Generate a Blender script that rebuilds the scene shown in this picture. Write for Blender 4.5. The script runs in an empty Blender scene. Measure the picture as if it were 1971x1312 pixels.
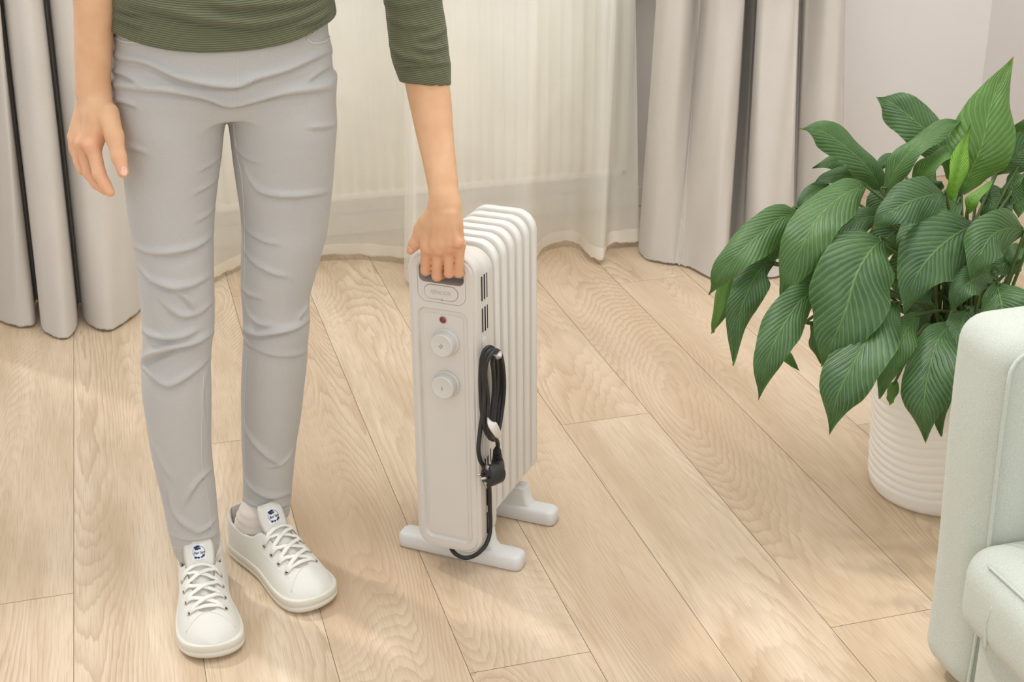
import bpy, bmesh, math, random
import numpy as np
from mathutils import Vector, Matrix
from mathutils.bvhtree import BVHTree

# ------------------------------------------------------------------ camera
FOC, PITCH, ROLL, YAW, HC = 2718.36, 0.410089, -0.009212, 0.273833, 1.32
CX, CY = 985.5, 656.0
cf = np.array([math.sin(YAW)*math.cos(PITCH), math.cos(YAW)*math.cos(PITCH), -math.sin(PITCH)])
cr = np.array([math.cos(YAW), -math.sin(YAW), 0.0]); cu = np.cross(cr, cf)
cr, cu = cr*math.cos(ROLL)+cu*math.sin(ROLL), -cr*math.sin(ROLL)+cu*math.cos(ROLL)
CP = np.array([0, 0, HC])
scene = bpy.context.scene
cam = bpy.data.cameras.new('camera'); camo = bpy.data.objects.new('camera', cam)
scene.collection.objects.link(camo); scene.camera = camo
cam.sensor_width = 36; cam.sensor_fit = 'HORIZONTAL'; cam.lens = FOC/1971*36
cam.clip_start = .05; cam.clip_end = 100
Mx = Matrix(((cr[0], cu[0], -cf[0], 0), (cr[1], cu[1], -cf[1], 0), (cr[2], cu[2], -cf[2], HC), (0, 0, 0, 1)))
camo.matrix_world = Mx

# ------------------------------------------------------------------ light
world = bpy.data.worlds.new('world'); scene.world = world; world.use_nodes = True
wn = world.node_tree; bg = wn.nodes['Background']
bg.inputs[0].default_value = (0.985, 0.99, 1.0, 1); bg.inputs[1].default_value = 0.80
sun = bpy.data.lights.new('sun', 'SUN'); sun.energy = 1.0; sun.angle = math.radians(3.5); sun.color = (1, .965, .91)
so = bpy.data.objects.new('sun', sun); scene.collection.objects.link(so)
so.rotation_euler = Vector((-0.62, 1.0, 1.64)).to_track_quat('Z', 'Y').to_euler()
so.location = (-2, 5, 6)
ar = bpy.data.lights.new('side_fill', 'AREA'); ar.energy = 28; ar.size = 2.2; ar.color = (1, .99, .98)  # added fill from the right, brightens right-facing sides; no known window there
ao = bpy.data.objects.new('side_fill', ar); scene.collection.objects.link(ao)
ao.location = (3.4, -.3, 2.3)
ao.rotation_euler = Vector((3.0-.5, -2.2, 1.7)).to_track_quat('Z', 'Y').to_euler()
a2 = bpy.data.lights.new('front_fill', 'AREA'); a2.shape = 'RECTANGLE'; a2.energy = 45; a2.size = 3.0; a2.size_y = 2.0; a2.color = (1, .995, .985)  # invented soft fill behind the camera, lifts the upright surfaces
a2o = bpy.data.objects.new('front_fill', a2); scene.collection.objects.link(a2o)
a2o.location = (-1.6, -2.6, 2.4); a2o.rotation_euler = (Vector(a2o.location)-Vector((.7, 3.2, .6))).to_track_quat('Z', 'Y').to_euler()
a3 = bpy.data.lights.new('overhead_fill', 'AREA'); a3.shape = 'RECTANGLE'; a3.energy = 40; a3.size = 2.6; a3.size_y = 1.2; a3.color = (1, .99, .975)  # unseen overhead fill, added to brighten back wall, curtains and floor
a3o = bpy.data.objects.new('overhead_fill', a3); scene.collection.objects.link(a3o)
a3o.location = (.9, 2.1, 2.75); a3o.rotation_euler = (Vector(a3o.location)-Vector((.9, 3.1, 0))).to_track_quat('Z', 'Y').to_euler()
scene.view_settings.view_transform = 'Standard'; scene.view_settings.look = 'None'
scene.view_settings.exposure = 0.0; scene.view_settings.gamma = 1.0
scene.view_settings.use_curve_mapping = False

# ------------------------------------------------------------------ pixel helpers (a pixel's ray met with a real surface)
def ray(x, y): return cf + cr*(x-CX)/FOC - cu*(y-CY)/FOC
def fl(x, y, z=0.0): d = ray(x, y); return CP + d*(z-HC)/d[2]
def atY(x, y, Y): d = ray(x, y); return CP + d*Y/d[1]
def atX(x, y, X): d = ray(x, y); return CP + d*X/d[0]
def atD(x, y, D): return CP + ray(x, y)*D
def depth(P): return float((np.asarray(P)-CP)@cf)
def proj(P):
    d = np.asarray(P)-CP; z = d@cf
    return CX+FOC*(d@cr)/z, CY-FOC*(d@cu)/z
def onplane(x, y, p0, n): d = ray(x, y); return CP + d*(((np.asarray(p0)-CP)@n)/(d@n))

# ------------------------------------------------------------------ materials
def lin(c):
    out = []
    for v in c[:3]:
        v = v/255.0
        out.append(v/12.92 if v <= .04045 else ((v+.055)/1.055)**2.4)
    return (*out, 1)
class NT:
    def __init__(s, name):
        s.m = bpy.data.materials.new(name); s.m.use_nodes = True
        s.t = s.m.node_tree; s.n = s.t.nodes; s.p = s.n['Principled BSDF']; s.o = s.n['Material Output']
    def add(s, typ, **kw):
        nd = s.n.new(typ)
        for k, v in kw.items():
            if k.startswith('_'): nd.inputs[k[1:]].default_value = v
            else: setattr(nd, k, v)
        return nd
    def ln(s, a, b): s.t.links.new(a, b)
    def math(s, op, a, b=None, c=None, clamp=False):
        nd = s.n.new('ShaderNodeMath'); nd.operation = op; nd.use_clamp = clamp
        for i, v in enumerate((a, b, c)):
            if v is None: continue
            if isinstance(v, (int, float)): nd.inputs[i].default_value = v
            else: s.ln(v, nd.inputs[i])
        return nd.outputs[0]
    def mix(s, f, a, b):
        nd = s.n.new('ShaderNodeMix'); nd.data_type = 'RGBA'
        for sock, v in ((nd.inputs[0], f), (nd.inputs[6], a), (nd.inputs[7], b)):
            if isinstance(v, (int, float, tuple)): sock.default_value = v
            else: s.ln(v, sock)
        return nd.outputs[2]
    def mapr(s, v, a, b, c, d):
        nd = s.n.new('ShaderNodeMapRange')
        for i, q in enumerate((v, a, b, c, d)):
            if isinstance(q, (int, float)): nd.inputs[i].default_value = q
            else: s.ln(q, nd.inputs[i])
        return nd.outputs[0]
    def noise(s, vec, scale, detail=3, rough=.5, dist=0, dims='3D'):
        nd = s.n.new('ShaderNodeTexNoise'); nd.noise_dimensions = dims
        nd.inputs['Scale'].default_value = scale; nd.inputs['Detail'].default_value = detail
        nd.inputs['Roughness'].default_value = rough; nd.inputs['Distortion'].default_value = dist
        if vec is not None: s.ln(vec, nd.inputs['Vector'])
        return nd.outputs[0]
    def scl(s, vec, sc):
        nd = s.n.new('ShaderNodeVectorMath'); nd.operation = 'MULTIPLY'
        s.ln(vec, nd.inputs[0]); nd.inputs[1].default_value = sc; return nd.outputs[0]
    def bump(s, h, strength, dist=.002, nrm=None):
        nd = s.n.new('ShaderNodeBump'); nd.inputs['Strength'].default_value = strength; nd.inputs['Distance'].default_value = dist
        s.ln(h, nd.inputs['Height'])
        if nrm is not None: s.ln(nrm, nd.inputs['Normal'])
        return nd.outputs[0]
    def set(s, **kw):
        al = dict(rough='Roughness', spec='Specular IOR Level', metal='Metallic', coat='Coat Weight', sheen='Sheen Weight', coatr='Coat Roughness')
        for k, v in kw.items(): s.p.inputs[al[k]].default_value = v
def simple(name, rgb, rough=.5, var=.04, scale=30, bump=0, bscale=200, spec=.5, metal=0, coat=0, sheen=0, bdist=.001):
    N = NT(name); tc = N.add('ShaderNodeTexCoord').outputs['Object']
    c = lin(rgb); n = N.noise(tc, scale, 4)
    a = tuple(min(1, v*(1-var)) for v in c[:3])+(1,); b = tuple(min(1, v*(1+var)) for v in c[:3])+(1,)
    N.ln(N.mix(N.mapr(n, .3, .7, 0, 1), a, b), N.p.inputs['Base Color'])
    N.set(rough=rough, spec=spec, metal=metal, coat=coat, sheen=sheen)
    if bump: N.ln(N.bump(N.noise(tc, bscale, 3), bump, bdist), N.p.inputs['Normal'])
    return N.m

def wood_mat():
    N = NT('oak_laminate'); uv = N.add('ShaderNodeUVMap', uv_map='UVMap').outputs[0]
    tone = N.add('ShaderNodeAttribute', attribute_name='tone').outputs['Fac']
    warp = N.noise(N.scl(uv, (26, 3.2, 1)), 1, 3, .55, 0, '2D')
    big = N.noise(N.scl(uv, (3.4, .62, 1)), 1, 1.2, .4, .25, '2D')
    h = N.math('ADD', big, N.math('MULTIPLY', warp, .032))
    fw = N.noise(N.scl(uv, (240, 9, 1)), 1, 3, .6, 0, '2D')
    h = N.math('ADD', h, N.math('MULTIPLY', fw, .0025))
    ph = N.math('FRACT', N.math('MULTIPLY', h, 66))
    ring = N.math('POWER', ph, 2.2)                       # soft rise, sharp end: growth rings
    ring = N.math('MULTIPLY', ring, N.mapr(ph, .9, 1.0, 1, 0))
    amp = N.mapr(N.noise(N.scl(uv, (5, .9, 1)), 1, 2, .5, 0, '2D'), .38, .68, .15, 1)
    ring = N.math('MULTIPLY', ring, amp)
    pore = N.mapr(N.noise(N.scl(uv, (520, 11, 1)), 1, 2, .6, 0, '2D'), .50, .72, 0, 1)
    soft = N.noise(N.scl(uv, (9, 1.4, 1)), 1, 4, .6, .3, '2D')
    knot = N.math('MULTIPLY', N.mapr(big, .66, .80, 0, 1), .55)
    c = N.mix(N.mapr(soft, .34, .68, 0, 1), lin((225, 206, 181)), lin((201, 178, 149)))
    c = N.mix(tone, c, lin((204, 178, 147)))
    c = N.mix(N.math('MULTIPLY', ring, .64), c, lin((164, 134, 103)))
    c = N.mix(N.math('MULTIPLY', pore, .38), c, lin((170, 142, 110)))
    c = N.mix(knot, c, lin((172, 140, 108)))
    N.ln(c, N.p.inputs['Base Color'])
    N.set(rough=.42, spec=.4)
    bh = N.math('ADD', N.math('MULTIPLY', ring, -.6), N.math('MULTIPLY', pore, -.4))
    N.ln(N.bump(bh, .35, .0006), N.p.inputs['Normal'])
    return N.m
def fabric(name, rgb, rough=.9, scale=900, amt=.10, big=.03, trans=0, alpha=0, sheen=.2, bump=.25, stretch=(1, 1, 1), bd=.0006):
    N = NT(name); tc = N.add('ShaderNodeTexCoord').outputs['Object']
    tcs = N.scl(tc, stretch); c = lin(rgb)
    n = N.noise(tcs, scale, 2, .6); n2 = N.noise(tc, 6, 3)
    f = N.math('ADD', N.mapr(n, .3, .7, -amt, amt), N.mapr(n2, .3, .7, -big, big))
    v = N.add('ShaderNodeVectorMath', operation='SCALE'); v.inputs[0].default_value = c[:3]
    N.ln(N.math('ADD', f, 1.0), v.inputs['Scale']); col = v.outputs[0]
    N.ln(col, N.p.inputs['Base Color']); N.set(rough=rough, spec=.15, sheen=sheen)
    if bump: N.ln(N.bump(n, bump, bd), N.p.inputs['Normal'])
    sh = N.p.outputs[0]
    if trans:
        t = N.add('ShaderNodeBsdfTranslucent'); N.ln(col, t.inputs[0])
        mx = N.add('ShaderNodeMixShader'); mx.inputs[0].default_value = trans
        N.ln(sh, mx.inputs[1]); N.ln(t.outputs[0], mx.inputs[2]); sh = mx.outputs[0]
    if alpha:
        t = N.add('ShaderNodeBsdfTransparent'); mx = N.add('ShaderNodeMixShader')
        mx.inputs[0].default_value = alpha
        N.ln(sh, mx.inputs[1]); N.ln(t.outputs[0], mx.inputs[2]); sh = mx.outputs[0]
    N.ln(sh, N.o.inputs[0]); return N.m
def leaf_mat():
    N = NT('peace_lily_leaf'); uv = N.add('ShaderNodeUVMap', uv_map='UVMap').outputs[0]
    sep = N.add('ShaderNodeSeparateXYZ'); N.ln(uv, sep.inputs[0]); u, v = sep.outputs[0], sep.outputs[1]
    hue = N.add('ShaderNodeAttribute', attribute_name='hue').outputs['Fac']
    au = N.math('ABSOLUTE', N.math('SUBTRACT', u, .5))            # 0 midrib .. .5 edge
    tc = N.add('ShaderNodeTexCoord').outputs['Object']
    nz = N.noise(tc, 22, 3); nf = N.noise(tc, 60, 3)
    # veins leave the midrib and sweep toward the tip
    ph = N.math('SUBTRACT', N.math('MULTIPLY', v, 1.0), N.math('MULTIPLY', N.math('POWER', au, .8), .50))
    ph = N.math('ADD', ph, N.math('MULTIPLY', nz, .05))
    wav = N.math('SINE', N.math('MULTIPLY', ph, 118))
    wav2 = N.math('SINE', N.math('MULTIPLY', ph, 355))
    mid = N.mapr(au, 0.0, .022, 1, 0)
    edge = N.mapr(au, .478, .5, 0, 1)
    tip = N.mapr(v, .965, 1.0, 0, 1)
    c = N.mix(N.mapr(nz, .3, .7, 0, 1), lin((70, 103, 58)), lin((48, 79, 43)))
    c = N.mix(N.math('MULTIPLY', N.mapr(wav, .2, 1, 0, 1), .42), c, lin((110, 142, 98)))
    c = N.mix(N.math('MULTIPLY', mid, .65), c, lin((122, 160, 88)))
    c = N.mix(N.math('MULTIPLY', edge, .5), c, lin((96, 140, 60)))
    c = N.mix(hue, c, lin((122, 172, 48)))
    c = N.mix(N.math('MULTIPLY', tip, N.mapr(nf, .45, .55, 0, 1)), c, lin((170, 140, 60)))
    N.ln(c, N.p.inputs['Base Color']); N.set(rough=.40, spec=.45)
    hgt = N.math('ADD', N.math('MULTIPLY', wav, .55), N.math('MULTIPLY', wav2, .10))
    hgt = N.math('ADD', hgt, N.math('MULTIPLY', mid, -1.6))
    hgt = N.math('ADD', hgt, N.math('MULTIPLY', nz, 1.2))
    N.ln(N.bump(hgt, .55, .0013), N.p.inputs['Normal'])
    t = N.add('ShaderNodeBsdfTranslucent'); N.ln(N.mix(.5, c, lin((120, 170, 40))), t.inputs[0])
    mx = N.add('ShaderNodeMixShader'); mx.inputs[0].default_value = .14
    N.ln(N.p.outputs[0], mx.inputs[1]); N.ln(t.outputs[0], mx.inputs[2]); N.ln(mx.outputs[0], N.o.inputs[0])
    return N.m
def skin_mat():
    N = NT('skin'); tc = N.add('ShaderNodeTexCoord').outputs['Object']
    red = N.add('ShaderNodeAttribute', attribute_name='red').outputs['Fac']
    n = N.noise(tc, 40, 4); n2 = N.noise(N.scl(tc, (1, 1, .35)), 420, 3)
    c = N.mix(N.mapr(n, .3, .7, 0, 1), lin((222, 178, 140)), lin((214, 167, 127)))
    c = N.mix(red, c, lin((222, 150, 122)))
    N.ln(c, N.p.inputs['Base Color']); N.set(rough=.5, spec=.35)
    N.p.inputs['Subsurface Weight'].default_value = .12
    N.p.inputs['Subsurface Radius'].default_value = (.012, .005, .003); N.p.inputs['Subsurface Scale'].default_value = .5
    N.ln(N.bump(n2, .15, .0006), N.p.inputs['Normal']); return N.m
def shirt_mat():
    N = NT('green_ribbed_knit'); tc = N.add('ShaderNodeTexCoord').outputs['Object']
    rib = N.add('ShaderNodeAttribute', attribute_name='rib').outputs['Fac']
    n = N.noise(tc, 500, 3); nl = N.noise(tc, 14, 3)
    s = N.math('SINE', N.math('MULTIPLY', N.math('ADD', rib, N.math('MULTIPLY', nl, .004)), 2*math.pi/.0031))
    f = N.mapr(s, -1, 1, 0, 1)
    c = N.mix(f, lin((86, 89, 66)), lin((120, 122, 95)))
    c = N.mix(N.math('MULTIPLY', N.mapr(n, .3, .7, 0, 1), .3), c, lin((103, 107, 81)))
    N.ln(c, N.p.inputs['Base Color']); N.set(rough=.92, spec=.1, sheen=.15)
    N.ln(N.bump(N.math('ADD', f, N.math('MULTIPLY', n, .4)), .8, .0012), N.p.inputs['Normal']); return N.m

M = dict(
    wood=wood_mat(), gap=simple('plank_gap', (150, 126, 100), .9),
    wall=simple('painted_wall', (234, 231, 228), .85, .012, 3, .05, 120),
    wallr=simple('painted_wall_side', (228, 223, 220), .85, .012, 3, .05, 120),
    trim=simple('white_trim', (228, 223, 212), .5, .01),
    enamel=simple('white_enamel', (244, 240, 228), .45, .01),
    drape=fabric('grey_beige_drape', (209, 203, 194), amt=.03, trans=.10, scale=700, stretch=(1, 1, .3)),
    sheer=fabric('cream_sheer_voile', (251, 250, 243), amt=.02, trans=.35, alpha=.58, scale=700, bump=.05, sheen=0),
    hem=fabric('cream_voile_hem', (246, 240, 228), amt=.02, trans=.3, scale=700, bump=.05, sheen=0),
    heater=simple('warm_white_plastic', (213, 208, 200), .38, .008, 20, .04, 900, coat=.15),
    heatfin=simple('powder_coated_steel', (228, 225, 218), .42, .008, 20, .04, 900),
    heatfoot=simple('light_grey_plastic', (218, 217, 214), .4, .008, 20, .04, 900),
    knob=simple('knob_plastic', (208, 205, 198), .35, .008),
    dark=simple('dark_void', (26, 22, 18), .8),
    slotc=simple('slot_grey', (200, 196, 190), .6),
    emboss=simple('pale_grey_print', (186, 182, 176), .5, .01),
    badgeline=simple('fine_dark_line', (146, 141, 134), .6),
    cord=simple('black_rubber', (38, 37, 37), .5, .08, 60, .08, 500),
    steel=simple('polished_steel', (190, 188, 182), .25, .03, metal=1),
    red=simple('red_lens', (128, 22, 26), .12, .25, 400, coat=.6),
    pot=simple('white_ceramic', (246, 242, 234), .55, .01, 10, .05, 300),
    soil=simple('dark_soil', (50, 40, 30), .95, .3, 120, .8, 150, bdist=.006),
    leaf=leaf_mat(), stem=simple('green_stem', (74, 96, 44), .5, .2, 40),
    sofa=fabric('sage_upholstery', (196, 201, 190), amt=.11, scale=620, big=.02, bump=.5, bd=.001),
    jeans=fabric('light_grey_denim', (183, 181, 177), amt=.045, scale=850, big=.02, bump=.25, sheen=.1, stretch=(1, 1, .5)),
    stitch=fabric('pale_thread', (205, 202, 196), amt=.06),
    brass=simple('brass_rivet', (196, 158, 80), .3, .05, metal=1),
    shirt=shirt_mat(), skin=skin_mat(), nail=simple('fingernail', (230, 182, 158), .25, .02, coat=.4),
    hair=simple('brown_hair', (84, 60, 42), .6, .2, 90),
    canvas=fabric('white_canvas', (222, 220, 211), amt=.03, scale=900, bump=.35, sheen=.1),
    rubber=simple('off_white_rubber', (218, 214, 200), .5, .015, 30, .06, 300),
    lace=fabric('white_cotton_lace', (232, 230, 220), amt=.04, scale=1100),
    sock=fabric('pale_sock', (226, 217, 207), amt=.05, scale=900, bump=.5),
    patch=simple('woven_patch', (226, 230, 234), .7, .01), navy=simple('navy_print', (30, 36, 84), .6, .05),
)

# ------------------------------------------------------------------ object helpers
COL = scene.collection
def link(o, parent=None):
    COL.objects.link(o)
    if parent is not None: o.parent = parent
    return o
def thing(name, label, cat, loc=(0, 0, 0), rz=0, group=None):
    o = bpy.data.objects.new(name, None); COL.objects.link(o); o.location = loc; o.rotation_euler = (0, 0, rz)
    o['label'] = label; o['category'] = cat; o.empty_display_size = .1
    if group: o['group'] = group
    return o
def mesh(name, V, Fc, mats, parent=None, smooth=True, uv=None, midx=None, attrs=None, world_to=None):
    me = bpy.data.meshes.new(name)
    V = np.asarray(V, dtype=float)
    if world_to is not None: V = V-np.asarray(world_to)
    if isinstance(Fc, np.ndarray):
        n = len(Fc); k = Fc.shape[1]
        me.vertices.add(len(V)); me.vertices.foreach_set('co', V.astype(np.float32).ravel())
        me.loops.add(n*k); me.loops.foreach_set('vertex_index', Fc.astype(np.int32).ravel())
        me.polygons.add(n); me.polygons.foreach_set('loop_start', np.arange(0, n*k, k, dtype=np.int32))
        me.polygons.foreach_set('loop_total', np.full(n, k, dtype=np.int32)); me.update(calc_edges=True); me.validate()
    else:
        me.from_pydata([tuple(v) for v in V], [], [tuple(int(i) for i in f) for f in Fc])
    if not isinstance(mats, (list, tuple)): mats = [mats]
    for m in mats: me.materials.append(M[m])
    if midx is not None: me.polygons.foreach_set('material_index', np.asarray(midx, dtype=np.int32))
    me.polygons.foreach_set('use_smooth', np.full(len(me.polygons), bool(smooth)))
    if uv is not None:
        l = me.uv_layers.new(name='UVMap'); vi = np.zeros(len(me.loops), dtype=np.int32)
        me.loops.foreach_get('vertex_index', vi); l.data.foreach_set('uv', np.asarray(uv, dtype=np.float32)[vi].ravel())
    for k, a in (attrs or {}).items():
        at = me.attributes.new(k, 'FLOAT', 'POINT'); at.data.foreach_set('value', np.asarray(a, dtype=np.float32))
    me.update()
    o = bpy.data.objects.new(name, me); return link(o, parent)
class MB:
    def __init__(s): s.V = []; s.F = []; s.mi = []
    def add(s, V, Fc, mi=0):
        b = len(s.V); s.V.extend([tuple(map(float, v)) for v in V]); s.F.extend([tuple(int(i)+b for i in f) for f in Fc]); s.mi.extend([mi]*len(Fc)); return s
    def box(s, lo, hi, mi=0):
        x0, y0, z0 = lo; x1, y1, z1 = hi
        V = [(x0, y0, z0), (x1, y0, z0), (x1, y1, z0), (x0, y1, z0), (x0, y0, z1), (x1, y0, z1), (x1, y1, z1), (x0, y1, z1)]
        return s.add(V, [(0, 3, 2, 1), (4, 5, 6, 7), (0, 1, 5, 4), (1, 2, 6, 5), (2, 3, 7, 6), (3, 0, 4, 7)], mi)
    def build(s, name, mats, parent=None, smooth=True, bevel=0, seg=3, sub=0, uv=None, attrs=None, angle=.7):
        o = mesh(name, s.V, s.F, mats, parent, smooth, uv, s.mi, attrs)
        if bevel:
            b = o.modifiers.new('bevel', 'BEVEL'); b.width = bevel; b.segments = seg; b.limit_method = 'ANGLE'; b.angle_limit = angle; b.harden_normals = False
        if sub:
            b = o.modifiers.new('sub', 'SUBSURF'); b.levels = sub; b.render_levels = sub
        return o
def rings(R, closed=True, cap0=True, cap1=True):
    """R: list of rings, each (n,3)."""
    R = [np.asarray(r) for r in R]; n = len(R[0]); V = np.concatenate(R); F_ = []
    for i in range(len(R)-1):
        for j in range(n if closed else n-1):
            a = i*n+j; b = i*n+(j+1) % n; F_.append((a, b, b+n, a+n))
    if cap0: F_.append(tuple(range(n))[::-1])
    if cap1: F_.append(tuple(range((len(R)-1)*n, len(R)*n)))
    return V, F_
def catmull(P, n):
    P = np.asarray(P, dtype=float); P = np.vstack([2*P[0]-P[1], P, 2*P[-1]-P[-2]]); out = []
    m = len(P)-3
    for t in np.linspace(0, m, n):
        i = min(int(t), m-1); f = t-i; p0, p1, p2, p3 = P[i:i+4]
        out.append(.5*((2*p1)+(-p0+p2)*f+(2*p0-5*p1+4*p2-p3)*f*f+(-p0+3*p1-3*p2+p3)*f**3))
    return np.array(out)
def nrm(v): v = np.asarray(v, dtype=float); return v/(np.linalg.norm(v)+1e-12)
def frames(P):
    P = np.asarray(P); T = np.gradient(P, axis=0); T = T/(np.linalg.norm(T, axis=1)[:, None]+1e-12)
    up = np.array([0, 0, 1.0]) if abs(T[0][2]) < .9 else np.array([1.0, 0, 0])
    n = nrm(np.cross(T[0], up)); Ns = [n]
    for i in range(1, len(P)): n = nrm(n-(n@T[i])*T[i]); Ns.append(n)
    Ns = np.array(Ns); return T, Ns, np.cross(T, Ns)
def tube(P, r, k=10, cap=True):
    P = np.asarray(P); T, N1, B = frames(P); r = np.broadcast_to(np.asarray(r, dtype=float), (len(P),))
    a = np.linspace(0, 2*math.pi, k, endpoint=False)
    R = [P[i]+r[i]*(np.cos(a)[:, None]*N1[i]+np.sin(a)[:, None]*B[i]) for i in range(len(P))]
    return rings(R, True, cap, cap)
def ribbon(P, Nn, w, t):
    """flat band along P with surface normals Nn."""
    P = np.asarray(P); T = np.gradient(P, axis=0); R = []
    for i in range(len(P)):
        n = nrm(Nn[i]); s = nrm(np.cross(T[i], n)); ww = w if np.isscalar(w) else w[i]
        R.append([P[i]-s*ww/2-n*t*.2, P[i]-s*ww*.42+n*t*.5, P[i]+s*ww*.42+n*t*.5, P[i]+s*ww/2-n*t*.2, P[i]-n*t*.5])
    return rings(R)
def rrect(w, h, r, k=8, cx=0, cy=0):
    """rounded rectangle outline centred at cx,cy (counter-clockwise)."""
    P = []
    for sx, sy, a0 in ((1, 1, 0), (-1, 1, 90), (-1, -1, 180), (1, -1, 270)):
        for i in range(k+1):
            a = math.radians(a0+90*i/k); P.append((cx+sx*(w/2-r)+r*math.cos(a), cy+sy*(h/2-r)+r*math.sin(a)))
    return np.array(P)

# ------------------------------------------------------------------ implicit surfaces
class Prim:
    def __init__(s, f, lo, hi, k=.01, sub=False): s.f = f; s.lo = np.array(lo); s.hi = np.array(hi); s.k = k; s.sub = sub
def cap(a, b, r1, r2=None, k=.008, flat=None, q=1.0, sub=False):
    """tapered capsule; flat = unit vector along which the section is squashed by q."""
    a = np.asarray(a, float); b = np.asarray(b, float); r2 = r1 if r2 is None else r2; d = b-a; L = max(d@d, 1e-12)
    fl_ = None if flat is None else nrm(flat)
    def f(X, Y, Z):
        px, py, pz = X-a[0], Y-a[1], Z-a[2]
        t = np.clip((px*d[0]+py*d[1]+pz*d[2])/L, 0, 1); px = px-t*d[0]; py = py-t*d[1]; pz = pz-t*d[2]
        if fl_ is not None:
            v = px*fl_[0]+py*fl_[1]+pz*fl_[2]; e = (1/q-1)*v; px = px+e*fl_[0]; py = py+e*fl_[1]; pz = pz+e*fl_[2]
        dd = np.sqrt(px*px+py*py+pz*pz)-(r1+(r2-r1)*t)
        return dd if fl_ is None else dd*min(1, q*1.15)
    m = max(r1, r2); return Prim(f, np.minimum(a, b)-m, np.maximum(a, b)+m, k, sub)
def stack(z, cx, cy, rx, ry, k=.015, p=2.0, sub=False, ax=2):
    """stack of (super)ellipses along an axis (2: z, 1: y)."""
    z = np.asarray(z, float); o = np.argsort(z); z = z[o]
    arr = [np.broadcast_to(np.asarray(v, float), z.shape)[o] for v in (cx, cy, rx, ry)]
    zz = np.linspace(z[0], z[-1], 200)
    def sm(v):
        w = np.interp(zz, z, v); kk = np.exp(-np.linspace(-2, 2, 17)**2); kk /= kk.sum()
        return np.convolve(np.pad(w, 8, mode='reflect', reflect_type='odd'), kk, 'valid')
    arr = [sm(v) for v in arr]
    def f(X, Y, Z):
        h, A, B = (Z, X, Y) if ax == 2 else (Y, X, Z)
        c0, c1, a_, b_ = [np.interp(h, zz, v) for v in arr]
        u = np.abs(A-c0)/a_; v = np.abs(B-c1)/b_
        g = (u**p+v**p)**(1/p); d = (g-1)*np.minimum(a_, b_)*np.where(g > 1, 1, 1)
        e = np.maximum(z[0]-h, h-z[-1])
        return np.maximum(d, e)
    m0, m1 = arr[2].max(), arr[3].max()
    if ax == 2: lo = (arr[0].min()-m0, arr[1].min()-m1, z[0]); hi = (arr[0].max()+m0, arr[1].max()+m1, z[-1])
    else: lo = (arr[0].min()-m0, z[0], arr[1].min()-m1); hi = (arr[0].max()+m0, z[-1], arr[1].max()+m1)
    return Prim(f, lo, hi, k, sub)
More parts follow.
